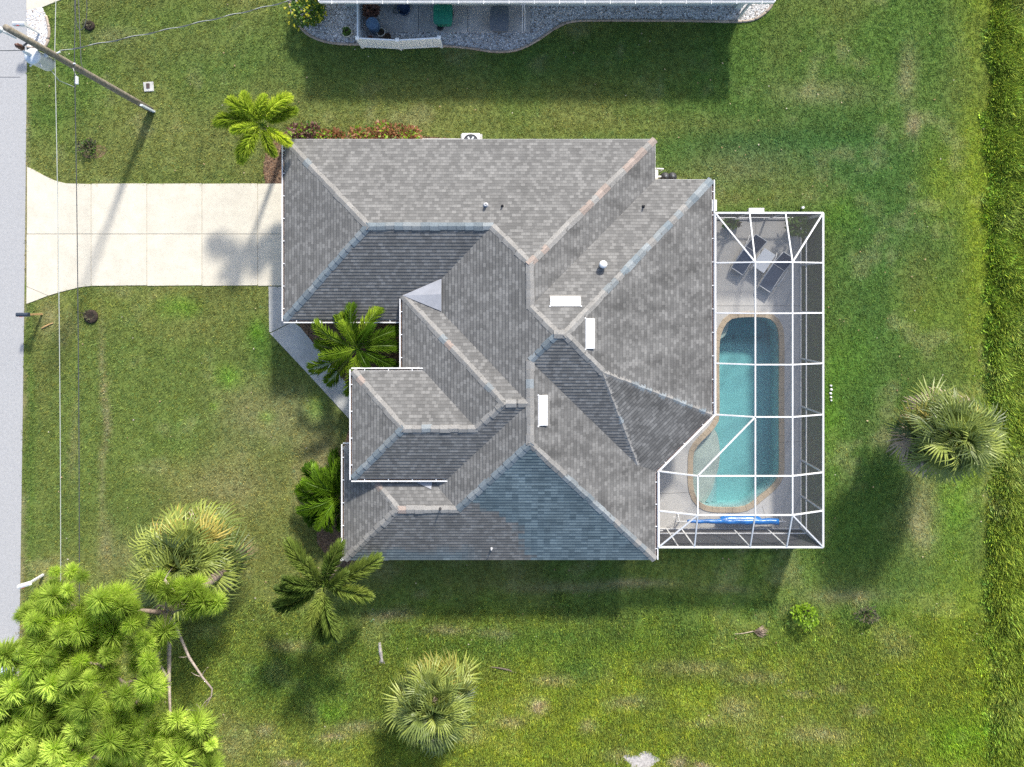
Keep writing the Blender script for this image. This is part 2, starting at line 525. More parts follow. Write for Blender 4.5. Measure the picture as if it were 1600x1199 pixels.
class MB:
    def __init__(self):
        self.v, self.f = [], []

    def add(self, vs, fs):
        n = len(self.v)
        self.v += [Vector(x) for x in vs]
        self.f += [[i + n for i in f] for f in fs]
        return self

    def box(self, c, s, rz=0.0, tilt=None):
        M = Matrix.Rotation(rz, 3, 'Z')
        if tilt is not None:
            M = M @ tilt
        c = Vector(c)
        vs = [c + M @ Vector((x * s[0] / 2, y * s[1] / 2, z * s[2] / 2)) for z in (-1, 1) for y in (-1, 1) for x in (-1, 1)]
        return self.add(vs, [(0, 2, 3, 1), (4, 5, 7, 6), (0, 1, 5, 4), (2, 6, 7, 3), (0, 4, 6, 2), (1, 3, 7, 5)])

    def beam(self, a, b, w, h, up=(0, 0, 1)):
        a, b = Vector(a), Vector(b)
        d = (b - a).normalized()
        up = Vector(up)
        if abs(d.dot(up)) > 0.98:
            up = Vector((0, 1, 0))
        s = d.cross(up).normalized()
        u = s.cross(d).normalized()
        vs = []
        for p in (a, b):
            for i, j in ((-1, -1), (1, -1), (1, 1), (-1, 1)):
                vs.append(p + s * (i * w / 2) + u * (j * h / 2))
        return self.add(vs, [(0, 3, 2, 1), (4, 5, 6, 7), (0, 1, 5, 4), (1, 2, 6, 5), (2, 3, 7, 6), (3, 0, 4, 7)])

    def tube(self, pts, rad, n=8, caps=True):
        pts = [Vector(p) for p in pts]
        if isinstance(rad, (int, float)):
            rad = [rad] * len(pts)
        base = len(self.v)
        prev = None
        for i, p in enumerate(pts):
            d = (pts[min(i + 1, len(pts) - 1)] - pts[max(i - 1, 0)]).normalized()
            ref = prev if prev is not None else (Vector((0, 0, 1)) if abs(d.z) < 0.9 else Vector((1, 0, 0)))
            s = d.cross(ref).normalized()
            u = s.cross(d).normalized()
            prev = u
            for k in range(n):
                a = 2 * math.pi * k / n
                self.v.append(p + (s * math.cos(a) + u * math.sin(a)) * rad[i])
        for i in range(len(pts) - 1):
            for k in range(n):
                k2 = (k + 1) % n
                self.f.append([base + i * n + k, base + i * n + k2, base + (i + 1) * n + k2, base + (i + 1) * n + k])
        if caps:
            self.f.append([base + k for k in range(n)][::-1])
            self.f.append([base + (len(pts) - 1) * n + k for k in range(n)])
        return self

    def lathe(self, c, prof, n=16):
        c = Vector(c)
        base = len(self.v)
        for r, z in prof:
            for k in range(n):
                a = 2 * math.pi * k / n
                self.v.append(c + Vector((r * math.cos(a), r * math.sin(a), z)))
        for i in range(len(prof) - 1):
            for k in range(n):
                k2 = (k + 1) % n
                self.f.append([base + i * n + k, base + i * n + k2, base + (i + 1) * n + k2, base + (i + 1) * n + k])
        self.f.append([base + k for k in range(n)][::-1])
        self.f.append([base + (len(prof) - 1) * n + k for k in range(n)])
        return self

    def prism(self, poly, z0, z1):
        n = len(poly)
        area = sum(poly[i][0] * poly[(i + 1) % n][1] - poly[(i + 1) % n][0] * poly[i][1] for i in range(n))
        if area < 0:
            poly = poly[::-1]
        vs = [(p[0], p[1], z0) for p in poly] + [(p[0], p[1], z1) for p in poly]
        fs = [list(range(n))[::-1], list(range(n, 2 * n))] + [(i, (i + 1) % n, n + (i + 1) % n, n + i) for i in range(n)]
        return self.add(vs, fs)

    def build(self, name, m, parent=None, smooth=False, bevel=0.0):
        off = root_off(parent)
        me = bpy.data.meshes.new(name)
        me.from_pydata([tuple(v - off) for v in self.v], [], self.f)
        if isinstance(m, (list, tuple)):
            for q in m:
                me.materials.append(q)
        else:
            me.materials.append(m)
        if smooth:
            me.polygons.foreach_set('use_smooth', [True] * len(me.polygons))
        me.update()
        o = bpy.data.objects.new(name, me)
        COL.objects.link(o)
        o.parent = parent
        if bevel:
            b = o.modifiers.new('bevel', 'BEVEL')
            b.width = bevel
            b.segments = 2
            b.limit_method = 'ANGLE'
        return o


def tag(o, label, cat=None, group=None, kind=None):
    o['label'] = label
    if cat:
        o['category'] = cat
    if group:
        o['group'] = group
    if kind:
        o['kind'] = kind
    return o


def thing(name, label, cat, loc, group=None):
    o = bpy.data.objects.new(name, None)
    COL.objects.link(o)
    o.location = loc
    o.empty_display_size = 0.3
    return tag(o, label, cat, group)


def inst(src, parent, loc, rot=None, scale=(1, 1, 1), name=None):
    """a copy of a mesh object's data as another part"""
    o = bpy.data.objects.new(name or src.name.split('.')[0], src.data if hasattr(src, 'data') else src)
    COL.objects.link(o)
    o.parent = parent
    if isinstance(rot, Matrix):
        o.matrix_local = Matrix.Translation(loc) @ rot.to_4x4() @ Matrix.Diagonal((*scale, 1))
    else:
        o.location = loc
        o.rotation_euler = rot or (0, 0, 0)
        o.scale = scale
    return o


def pxpoly(pts, z=0.0):
    return [tuple(P(x, y, z)[:2]) for x, y in pts]


def smooth_closed(pts, n=6):
    """Catmull-Rom through the points of a closed line"""
    out = []
    m = len(pts)
    P2 = [Vector((p[0], p[1], 0)) for p in pts]
    for i in range(m):
        p0, p1, p2, p3 = P2[i - 1], P2[i], P2[(i + 1) % m], P2[(i + 2) % m]
        for k in range(n):
            t = k / n
            q = 0.5 * ((2 * p1) + (p2 - p0) * t + (2 * p0 - 5 * p1 + 4 * p2 - p3) * t * t + (3 * p1 - p0 - 3 * p2 + p3) * t ** 3)
            out.append((q.x, q.y))
    return out


def smooth_open(pts, n=6):
    P2 = [Vector((p[0], p[1], 0)) for p in pts]
    P2 = [2 * P2[0] - P2[1]] + P2 + [2 * P2[-1] - P2[-2]]
    out = []
    for i in range(1, len(P2) - 2):
        p0, p1, p2, p3 = P2[i - 1:i + 3]
        for k in range(n):
            t = k / n
            q = 0.5 * ((2 * p1) + (p2 - p0) * t + (2 * p0 - 5 * p1 + 4 * p2 - p3) * t * t + (3 * p1 - p0 - 3 * p2 + p3) * t ** 3)
            out.append((q.x, q.y))
    out.append((P2[-2].x, P2[-2].y))
    return out


def inside(poly, x, y):
    r = np.zeros(x.shape, bool)
    n = len(poly)
    j = n - 1
    for i in range(n):
        xi, yi = poly[i]
        xj, yj = poly[j]
        c = ((yi > y) != (yj > y)) & (x < (xj - xi) * (y - yi) / (yj - yi + 1e-12) + xi)
        r ^= c
        j = i
    return r


def np_mesh(name, V, F, cols, m, parent=None):
    """V (n,3), F (m,3 or 4) numpy arrays, cols (n,3)"""
    me = bpy.data.meshes.new(name)
    k = F.shape[1]
    me.vertices.add(len(V))
    me.vertices.foreach_set('co', np.ascontiguousarray(V, np.float32).ravel())
    me.loops.add(F.size)
    me.loops.foreach_set('vertex_index', np.ascontiguousarray(F, np.int32).ravel())
    me.polygons.add(len(F))
    me.polygons.foreach_set('loop_start', np.arange(0, F.size, k, dtype=np.int32))
    me.update(calc_edges=True)
    if cols is not None:
        a = me.color_attributes.new('col', 'FLOAT_COLOR', 'POINT')
        c4 = np.ones((len(V), 4), np.float32)
        c4[:, :3] = cols
        a.data.foreach_set('color', c4.ravel())
    me.materials.append(m)
    o = bpy.data.objects.new(name, me)
    COL.objects.link(o)
    o.parent = parent
    return o


# ------------------------------------------------------------------ ground colours (kinds of grass, not light)
def _hash(ix, iy, seed):
    h = (ix.astype(np.int64) * 374761393 + iy.astype(np.int64) * 668265263 + seed * 974711) & 0x7fffffff
    h = ((h ^ (h >> 13)) * 1274126177) & 0x7fffffff
    return ((h ^ (h >> 16)) & 0xffff) / 65535.0


def vn(x, y, s, seed=0):
    x, y = x / s, y / s
    ix, iy = np.floor(x), np.floor(y)
    fx, fy = x - ix, y - iy
    fx, fy = fx * fx * (3 - 2 * fx), fy * fy * (3 - 2 * fy)
    a, b = _hash(ix, iy, seed), _hash(ix + 1, iy, seed)
    c, d = _hash(ix, iy + 1, seed), _hash(ix + 1, iy + 1, seed)
    return (a * (1 - fx) + b * fx) * (1 - fy) + (c * (1 - fx) + d * fx) * fy


def fbm(x, y, s, seed=0, o=4):
    t, w, r = 0, 0, 1.0
    for i in range(o):
        t = t + vn(x + 17.3 * i, y - 9.1 * i, s / 2 ** i, seed + i) * r
        w += r
        r *= 0.6
    return t / w


def ss(a, b, x):
    t = np.clip((x - a) / (b - a), 0, 1)
    return t * t * (3 - 2 * t)


OLIVE = np.array([0.175, 0.2, 0.052])
GREEN = np.array([0.092, 0.172, 0.028])
DEEP = np.array([0.045, 0.125, 0.03])
LIME = np.array([0.215, 0.275, 0.018])
FIELD = np.array([0.185, 0.235, 0.032])
TAN = np.array([0.37, 0.3, 0.18])
WEEDY = np.array([0.2, 0.235, 0.03])
VIVID = np.array([0.13, 0.3, 0.014])

BLOBS = [  # survey px, py, rx, ry, colour, strength: patches of other grass in the turf
    (1190, 225, 140, 45, DEEP, 0.85), (1330, 250, 120, 70, DEEP, 0.8), (1390, 400, 110, 150, DEEP, 0.6), (1360, 560, 60, 160, DEEP, 0.45),
    (1450, 60, 40, 150, GREEN, 0.7), (1395, 60, 25, 140, GREEN, 0.8), (1450, 480, 45, 60, LIME, 0.45), (1470, 290, 30, 60, LIME, 0.5),
    (1530, 350, 28, 260, LIME, 0.75), (1330, 560, 30, 40, VIVID, 0.3), (1310, 335, 25, 25, VIVID, 0.35), (1300, 650, 18, 70, VIVID, 0.5),
    (1290, 145, 70, 18, TAN, 0.3), (1415, 115, 14, 40, TAN, 0.45), (1428, 195, 10, 16, TAN, 0.55), (1170, 265, 90, 35, TAN, 0.2),
    (1340, 500, 200, 330, GREEN, 0.35), (1250, 300, 60, 30, OLIVE, 0.4), (1430, 440, 25, 50, OLIVE, 0.5),
    (80, 180, 60, 40, GREEN, 0.6), (120, 110, 60, 60, GREEN, 0.6), (240, 40, 160, 30, GREEN, 0.3), (330, 110, 100, 30, GREEN, 0.4),
    (800, 95, 380, 50, DEEP, 0.4), (1000, 85, 150, 45, GREEN, 0.3), (560, 185, 120, 12, OLIVE, 0.6), (1000, 195, 220, 16, OLIVE, 0.5),
    (330, 230, 70, 30, OLIVE, 0.6), (220, 225, 60, 45, OLIVE, 0.5), (180, 60, 40, 14, TAN, 0.2), (60, 620, 22, 260, OLIVE, 0.3),
    (48, 640, 8, 260, GREEN, 0.6), (160, 650, 4, 130, TAN, 0.45), (163, 850, 10, 40, TAN, 0.3), (115, 700, 5, 60, TAN, 0.25),
    (285, 480, 28, 14, VIVID, 0.5), (360, 590, 18, 16, VIVID, 0.65), (335, 635, 5, 6, VIVID, 0.9), (424, 655, 10, 9, VIVID, 0.9),
    (492, 640, 16, 22, VIVID, 0.65), (410, 545, 18, 40, GREEN, 0.9), (405, 520, 14, 14, VIVID, 0.4), (290, 690, 60, 40, GREEN, 0.35), (460, 650, 60, 45, TAN, 0.28),
    (380, 650, 50, 60, TAN, 0.2), (500, 700, 30, 40, TAN, 0.3), (350, 760, 70, 40, TAN, 0.22), (205, 930, 14, 12, TAN, 0.7),
    (385, 862, 16, 9, TAN, 0.95), (205, 860, 40, 30, TAN, 0.2), (75, 495, 12, 25, TAN, 0.3), (150, 480, 40, 16, LIME, 0.15),
    (990, 915, 60, 7, TAN, 0.55), (870, 918, 80, 7, TAN, 0.35), (1140, 920, 30, 7, TAN, 0.3), (780, 990, 26, 5, TAN, 0.6), (660, 930, 14, 8, TAN, 0.4),
    (900, 1000, 320, 26, GREEN, 0.55), (1120, 945, 200, 26, GREEN, 0.45), (700, 945, 200, 22, GREEN, 0.4), (420, 1060, 60, 40, GREEN, 0.55),
    (520, 1080, 80, 50, GREEN, 0.5), (720, 1020, 80, 22, GREEN, 0.4), (905, 1040, 40, 26, GREEN, 0.6), (1350, 955, 40, 20, GREEN, 0.75),
    (1320, 930, 60, 12, TAN, 0.3), (1290, 800, 40, 80, GREEN, 0.4), (1440, 790, 26, 60, TAN, 0.28), (1390, 680, 30, 30, TAN, 0.15),
    (1500, 820, 30, 80, VIVID, 0.35), (1400, 640, 20, 30, GREEN, 0.3), (1340, 860, 50, 40, GREEN, 0.3),
    (1480, 1060, 60, 80, LIME, 0.45), (1500, 1150, 50, 40, VIVID, 0.4), (1230, 1120, 100, 80, OLIVE, 0.25), (1400, 1010, 30, 20, TAN, 0.2),
    (840, 1102, 12, 10, TAN, 0.75), (920, 1135, 12, 10, TAN, 0.55), (795, 1125, 20, 9, TAN, 0.5), (1155, 1105, 25, 18, TAN, 0.25),
    (525, 1150, 22, 5, TAN, 0.6), (455, 1192, 22, 7, TAN, 0.65), (740, 1150, 18, 14, TAN, 0.4), (1100, 1130, 40, 6, TAN, 0.25),
    (1060, 1190, 14, 8, TAN, 0.8), (1095, 1196, 12, 6, TAN, 0.8), (970, 1180, 20, 8, TAN, 0.5), (420, 1140, 14, 10, TAN, 0.4),
    (870, 1160, 160, 40, LIME, 0.35), (640, 1180, 120, 30, LIME, 0.2), (520, 1110, 20, 14, VIVID, 0.4), (1010, 1010, 140, 14, LIME, 0.2),
    (360, 1160, 50, 40, TAN, 0.22), (1040, 290, 16, 12, TAN, 0.6), (1090, 300, 16, 10, TAN, 0.3), (1150, 310, 60, 12, OLIVE, 0.5),
    (560, 1135, 40, 8, TAN, 0.4), (980, 1095, 30, 10, TAN, 0.35), (1180, 1060, 40, 8, TAN, 0.35), (1290, 1150, 40, 14, TAN, 0.3), (700, 985, 30, 6, TAN, 0.4), (860, 1060, 30, 8, TAN, 0.35),
    (450, 1010, 30, 8, TAN, 0.3), (1080, 1040, 60, 10, TAN, 0.3), (1350, 1110, 16, 8, TAN, 0.4), (610, 960, 40, 8, TAN, 0.35), (1310, 1075, 14, 6, TAN, 0.4), (1255, 1085, 18, 5, TAN, 0.35),
]


def grass_color(x, y):
    px, py = x * K + 800, 460 - y * K
    n1, n2, n3 = fbm(x, y, 5.0, 3), fbm(x, y, 1.6, 21), fbm(x, y, 0.5, 41, 3)
    c = OLIVE[None] * np.ones((len(x), 1))

    def mixin(col, w):
        nonlocal c
        c = c * (1 - w[:, None]) + col[None] * w[:, None]
    mixin(GREEN, (0.45 + 0.35 * ss(600, 1200, px)) * ss(0.4, 0.66, n1))
    mixin(GREEN, 0.4 * ss(950, 1250, px) * np.ones_like(px))
    jx = (fbm(x, y, 3.0, 61) - 0.5) * 60
    fld = ss(900, 1050, py + jx * 1.6 + (n2 - 0.5) * 90)
    mixin(FIELD, 0.85 * fld)
    mixin(LIME, 0.75 * fld * ss(0.38, 0.66, n2) * ss(500, 900, px))
    mixin(LIME, 0.55 * ss(1430, 1530, px + jx) * ss(0.3, 0.6, n1))
    mixin(WEEDY, ss(1535, 1552, px + jx * 0.15))
    mixin(WEEDY * 0.75 + TAN * 0.12, 0.5 * ss(1535, 1552, px) * ss(0.4, 0.65, n2))
    for bx, by, rx, ry, col, s in BLOBS:
        d2 = ((px - bx + jx * 0.4) / rx) ** 2 + ((py - by + jx * 0.25) / ry) ** 2
        w = np.exp(-d2 * 0.9)
        w = w * (0.45 + 1.1 * n2)
        mixin(col, np.clip(s * w * 1.25, 0, 0.95))
    dry = ss(0.6, 0.78, n2) * 0.22 * (1 - fld * 0.4)
    mixin(TAN, dry)
    # mower lanes
    lane = 0.5 + 0.5 * np.sin(px / 11.0 + 3 * n1)
    lawnL = (1 - ss(300, 420, px)) * ss(440, 520, py) * (1 - fld)
    c *= (1 + 0.07 * (lane - 0.5) * lawnL)[:, None]
    mixin(TAN * 0.8, 0.75 * (1 - ss(40, 50, px - np.interp(py, [-60, 120, 480, 980, 1260], [3, 2, -2, -9, -12]) + jx * 0.12)) * ss(0.35, 0.6, n2))
    c *= (0.8 + 0.4 * n2 + 0.22 * n3)[:, None]
    return c


# ------------------------------------------------------------------ outlines on the ground
ROAD_E = [P(43, -60), P(42, 120), P(38, 480), P(31, 980), P(28, 1260)]
road_poly = [(-32.5, 20), (ROAD_E[0].x, 20)] + [(p.x, p.y) for p in ROAD_E] + [(ROAD_E[-1].x - 0.3, -60), (-32.5, -60)]
drive_top = [(43, 261), (52, 265), (68, 274), (85, 282), (104, 287), (143, 288)]
drive_bot = [(143, 447), (125, 449), (105, 454), (80, 461), (58, 469), (42, 475)]
drive_poly = pxpoly(drive_top + [(470, 287), (470, 446)] + drive_bot)
walk_poly = pxpoly([(420, 448), (470, 448), (470, 512), (575, 640), (640, 640), (640, 712), (601, 712), (548, 657), (421, 521)])
deck_poly = [tuple(P(*q)[:2]) for q in ((1074, 342), (1250, 342), (1250, 826), (990, 826), (990, 700), (1074, 620))]
deck_poly = [(8.15, 3.55), (13.5, 3.55), (13.5, -10.98), (5.7, -10.98), (5.7, -7.5), (8.15, -5.05)]
step_pad_poly = pxpoly([(1168, 326), (1192, 326), (1192, 342), (1168, 342)])
gravel_poly = smooth_open(pxpoly([(447, -40), (452, 0), (459, 26), (474, 48), (492, 60), (520, 68), (560, 70), (620, 72), (690, 72), (735, 76),
                                  (770, 81), (800, 80), (822, 73), (845, 60), (870, 43), (895, 34), (930, 32.5), (1000, 32.5), (1080, 33),
                                  (1150, 34.5), (1178, 31), (1196, 20), (1207, 4), (1212, -40)]), 5)
patio_rect = (567, -20, 829, 51)
house_poly = [(-9.4, 6.27), (5.75, 6.27), (5.75, 4.52), (8.2, 4.52), (8.2, -5.03), (5.76, -7.47), (5.76, -11.06), (-6.8, -11.06),
              (-6.8, -7.0), (-4.2, -7.0), (-4.2, -0.66), (-9.4, -0.66)]
bed_front = pxpoly([(463, 498), (640, 498), (640, 600), (575, 640), (470, 512)])
bed_nw = pxpoly([(415, 287), (411, 262), (418, 228), (436, 208), (475, 207), (560, 209), (640, 212), (700, 216), (700, 262), (480, 262), (480, 287)])
bed_sw = pxpoly([(601, 712), (548, 659), (540, 690), (520, 720), (498, 770), (492, 800), (496, 850), (520, 880), (548, 892), (600, 880), (600, 800)])
gravel_west = smooth_open(pxpoly([(43, 74), (60, 76), (72, 72), (77, 55), (76, 40), (72, 25), (66, 12)]), 5) + pxpoly([(42, 16)])
drive_n = pxpoly([(42, 16), (66, 12), (98, -1), (140, -12), (140, -60), (43, -60)])
beds = [bed_front, bed_nw, bed_sw]
pool_in = [(1150, 496), (1190, 495), (1206, 499), (1215, 511), (1218, 530), (1218, 600), (1218, 690), (1218, 735), (1214, 750), (1203, 763),
           (1188, 775), (1175, 786), (1160, 793), (1135, 794), (1110, 793), (1095, 787), (1086, 775), (1082, 757), (1082, 730), (1083, 708),
           (1092, 693), (1105, 680), (1118, 665), (1123, 650), (1123, 600), (1123, 545), (1126, 522), (1135, 504)]
pool_in = smooth_closed(pxpoly(pool_in, 0.08), 3)

bare = [drive_poly, walk_poly, deck_poly, gravel_poly + [(11, 20), (-11, 20)], house_poly, drive_n, gravel_west, step_pad_poly] + beds

# ------------------------------------------------------------------ ground sheet
xs = np.concatenate([-30 - np.array([600, 250, 110, 50, 20, 8]), np.arange(-30, 30.01, 0.3), 30 + np.array([8, 20, 50, 110, 250, 600])])
ys = np.concatenate([-27 - np.array([600, 250, 110, 50, 20, 8]), np.arange(-27, 20.01, 0.3), 20 + np.array([8, 20, 50, 110, 250, 600])])
GX, GY = np.meshgrid(xs, ys)
gx, gy = GX.ravel(), GY.ravel()
gv = np.stack([gx, gy, np.zeros_like(gx)], 1)
nx = len(xs)
ii = np.arange(len(xs) - 1)[None, :] + nx * np.arange(len(ys) - 1)[:, None]
gf = np.stack([ii, ii + 1, ii + 1 + nx, ii + nx], -1).reshape(-1, 4)
ctr = gv[gf].mean(1)
pool_zone = inside([(8.4, 3.2), (13.2, 3.2), (13.2, -10.6), (6.2, -10.6), (6.2, -7.7), (8.4, -5.3)], gv[:, 0], gv[:, 1])
keep = ~(pool_zone[gf].all(1))
gcol = grass_color(gx, gy) * 0.72
ground = np_mesh('ground', gv, gf[keep], gcol, attr_mat('turf_soil', 0.95, 0, 0.5, 9.0, 0.6))
tag(ground, 'grassy ground around the house', 'ground', kind='structure')

o = MB().prism(road_poly, -0.05, 0.02).build('road', ASPHALT)
tag(o, 'pale worn asphalt street along the front lawn', 'road', kind='structure')
# seam lines of the street
mk = MB().box((-24.0, -10, 0.022), (0.03, 60, 0.004)).build('road_seam', mat('tar_seam', (0.5, 0.5, 0.5), 0.9, 0.1), o)
MB().box((-27.6, 10.15, 0.022), (9.2, 0.03, 0.004)).build('road_seam', mat('dark_seam', (0.14, 0.14, 0.15), 0.9, 0.1), o)

# ------------------------------------------------------------------ driveway slabs
drv = bpy.data.objects.new('driveway', None)
COL.objects.link(drv)
tag(drv, 'pale concrete driveway from the street to the garage', 'driveway', kind='structure')
ZD = 0.035


def slab(poly, m, parent, z1=ZD, z0=-0.06, name='slab'):
    return MB().prism(poly, z0, z1).build(name, m, parent)


g = 0.55  # half joint in px
top_l = [q for q in drive_top if q[0] < 91 - g] + [(91 - g, 283.6), (91 - g, 366 - g), (43, 366 - g)]
slab(pxpoly(top_l), CONC, drv)
slab(pxpoly([(91 + g, 284), (104, 287), (143 - g, 288), (143 - g, 366 - g), (91 + g, 366 - g)]), CONC, drv)
slab(pxpoly([(42.5, 366 + g), (91 - g, 366 + g), (91 - g, 457.8), (80, 461), (76, 462), (42.2, 448 - g)]), CONC, drv)
slab(pxpoly([(42.2, 448 + g), (75, 462.4), (58, 469), (42, 475)]), CONC, drv)
slab(pxpoly([(91 + g, 366 + g), (143 - g, 366 + g), (143 - g, 447), (125, 449), (105, 454), (91 + g, 457.4)]), CONC, drv)
for xa, xb in ((143, 230), (230, 316), (316, 403), (403, 472)):
    slab(pxpoly([(xa + g, 287.5), (xb - g, 287), (xb - g, 366 - g), (xa + g, 366 - g)]), CONC, drv)
    slab(pxpoly([(xa + g, 366 + g), (xb - g, 366 + g), (xb - g, 446), (xa + g, 446.8)]), CONC, drv)
slab(pxpoly([(45, 268), (68, 278), (104, 290), (470, 290), (470, 444), (143, 444), (104, 452), (60, 466), (44, 471)]), mat('joint_filler', (0.42, 0.385, 0.31), 0.95, 0.2), drv, 0.02, -0.08, 'joint_filler')
wlk = bpy.data.objects.new('walkway', None)
COL.objects.link(wlk)
tag(wlk, 'grey concrete walkway bending to the front door', 'walkway', kind='structure')
slab(pxpoly([(420, 448), (470, 448), (470, 497), (458, 502), (424, 519), (421, 519)]), CONC_G, wlk)
slab(pxpoly([(422, 521), (425, 520), (458, 503), (470, 512), (520, 573), (483, 586)]), CONC_G, wlk)
slab(pxpoly([(484, 587), (521, 574), (575, 640), (640, 640), (640, 712), (601, 712), (548, 657)]), CONC_G, wlk)
dn = bpy.data.objects.new('neighbour_driveway', None)
COL.objects.link(dn)
tag(dn, 'pale concrete driveway corner beside the white gravel and pole', 'driveway', kind='structure')
slab(drive_n, CONC, dn)

# ------------------------------------------------------------------ planting beds
for i, (bp_, lab) in enumerate(zip(beds, ('dark mulch bed between garage and front door', 'brown mulch bed round the garage corner', 'brown mulch bed along the bedroom wall'))):
    o = MB().prism(bp_, -0.05, 0.012 + 0.003 * i).build('mulch_bed', MULCH)
    tag(o, lab, 'mulch bed', kind='structure')


def scatter_chips(name, poly, n, size, cols, label, cat, seed, flat=0.5, z=0.015, exclude=None):
    r = np.random.default_rng(seed)
    a = np.array(poly)
    lo, hi = a.min(0), a.max(0)
    lo[1], hi[1] = max(lo[1], -24), min(hi[1], 14.6)
    p = r.uniform(lo, hi, (n * 3, 2))
    p = p[inside(poly, p[:, 0], p[:, 1])]
    if exclude is not None:
        p = p[~exclude(p[:, 0], p[:, 1])]
    p = p[:n]
    n = len(p)
    # each chip: a four-sided lump (apex and four corners)
    ang = r.uniform(0, 6.28, n)[:, None] + np.array([0, 1.57, 3.14, 4.71])[None] + r.uniform(-0.4, 0.4, (n, 4))
    rad = size * r.uniform(0.5, 1.2, (n, 1)) * r.uniform(0.6, 1.2, (n, 4))
    V = np.zeros((n, 5, 3))
    V[:, :4, 0] = p[:, :1] + np.cos(ang) * rad
    V[:, :4, 1] = p[:, 1:] + np.sin(ang) * rad
    V[:, :4, 2] = z
    V[:, 4, :2] = p + r.normal(0, size * 0.2, (n, 2))
    V[:, 4, 2] = z + size * flat * r.uniform(0.5, 1.4, n)
    F = np.array([[0, 1, 4], [1, 2, 4], [2, 3, 4], [3, 0, 4]])[None] + 5 * np.arange(n)[:, None, None]
    cols = np.array(cols)
    C = cols[r.integers(0, len(cols), n)] * r.uniform(0.7, 1.2, (n, 1))
    o = np_mesh(name, V.reshape(-1, 3), F.reshape(-1, 3), np.repeat(C, 5, 0), CHIP)
    return tag(o, label, cat, kind='stuff')


CHIP = attr_mat('chips', 0.9)
for i, (bp_, lab) in enumerate(zip(beds, ('bark chips scattered in the bed before the front door', 'bark chips and leaf litter by the garage corner', 'bark chips in the bed along the bedroom wall'))):
    scatter_chips('bark_chips', bp_, 2600, 0.05, [(0.08, 0.045, 0.03), (0.17, 0.09, 0.05), (0.27, 0.17, 0.1), (0.05, 0.03, 0.02)], lab, 'mulch', 50 + i, 0.3, 0.014)
gpoly = gravel_poly + [(11.5, 16), (-10.3, 16)]
gb = MB().prism(gpoly, -0.05, 0.008).build('gravel_bed', GRAVEL)
tag(gb, 'curving bed of white gravel along the neighbouring house', 'gravel bed', kind='structure')
pr = [P(patio_rect[0], patio_rect[1]), P(patio_rect[2], patio_rect[3])]
STONES = [(0.62, 0.62, 0.62), (0.5, 0.5, 0.5), (0.72, 0.71, 0.7), (0.3, 0.29, 0.28), (0.2, 0.17, 0.15), (0.66, 0.62, 0.58)]
scatter_chips('gravel', gpoly, 9000, 0.05, STONES, 'white and grey gravel stones beside the neighbouring house', 'gravel', 60, 0.55, 0.01,
              lambda x, y: (x > pr[0].x) & (x < pr[1].x) & (y > pr[1].y + 0.1))
gw = MB().prism(gravel_west, -0.05, 0.03).build('gravel_bed', STONE)
tag(gw, 'small white gravel bed between street and curved kerb', 'gravel bed', kind='structure')
scatter_chips('gravel', gravel_west, 700, 0.05, STONES[:3] + [(0.45, 0.38, 0.32)], 'white gravel stones beside the pale driveway corner', 'gravel', 61, 0.5, 0.03)


def edging(name, pts, label, w=0.13, h=0.1, step=0.55):
    root = thing(name, label, 'edging', (*pts[0], 0))
    acc, seg = 0, [pts[0]]
    for a, b in zip(pts, pts[1:]):
        seg.append(b)
        acc += math.dist(a, b)
        if acc > step:
            MB().tube([(x, y, 0.02) for x, y in seg], [w / 2 * random.uniform(0.92, 1.08)] * len(seg), 8).build('edging_block', EDGE, root, True)
            seg, acc = [b], 0
    return root


edging('bed_edging', gravel_poly, 'rounded grey concrete edging curving round the long gravel bed')
edging('bed_edging', gravel_west[:-1], 'rounded concrete kerb round the small white gravel bed')
pat = bpy.data.objects.new('patio', None)
COL.objects.link(pat)
tag(pat, 'shaded grey concrete patio behind the white fence', 'patio', kind='structure')
for xa, xb in ((567, 654), (654, 731), (731, 829)):
    slab(pxpoly([(xa + 0.5, 8), (xb - 0.5, 8), (xb - 0.5, 51), (xa + 0.5, 51)]), PATIO, pat, 0.06)

# ------------------------------------------------------------------ the house roof planes
pt = 5 / 12
ZE, ZM, ZP = 2.6, 3.05, 3.45
XW, XE, YN, YS = -4.74, 6.2, 6.707, -11.5
XG, YG = -9.839, -1.109
YNR, XER, YSR, YC = 4.96, 8.65, -8.14, -5.21
XB, YB = -7.26, -6.57
XM, YM = -4.67, -0.05
XP, YPN, YPS = -6.72, -3.239, -7.773
rt = math.sqrt(2)
PL = {  # z = a x + b y + c
    'GW': (pt, 0, ZE - pt * XG), 'N': (0, -pt, ZE + pt * YN), 'GS': (0, pt, ZE - pt * YG), 'W': (pt, 0, ZE - pt * XW),
    'E': (-pt, 0, ZE + pt * XE), 'S': (0, pt, ZE - pt * YS), 'NR': (0, -pt, ZE + pt * YNR), 'ER': (-pt, 0, ZE + pt * XER),
    'SR': (0, pt, ZE - pt * YSR), 'SE': (-pt / rt, pt / rt, ZE + pt * (XER - YC) / rt), 'BW': (pt, 0, ZE - pt * XB),
    'BN': (0, -pt, ZE + pt * YB), 'M': (pt, 0, ZM - pt * XM), 'MN': (0, -pt, ZM + pt * YM), 'PW': (pt, 0, ZP - pt * XP),
    'PN': (0, -pt, ZP + pt * YPN), 'PS': (0, pt, ZP - pt * YPS), 'Z': (0, 0, ZE), 'ZP': (0, 0, ZP)}


def I(a, b, c):
    A = np.array([[PL[k][0], PL[k][1], -1] for k in (a, b, c)])
    return Vector(np.linalg.solve(A, -np.array([PL[k][2] for k in (a, b, c)])))


def at(k, x, y):
    a, b, c = PL[k]
    return Vector((x, y, a * x + b * y + c))


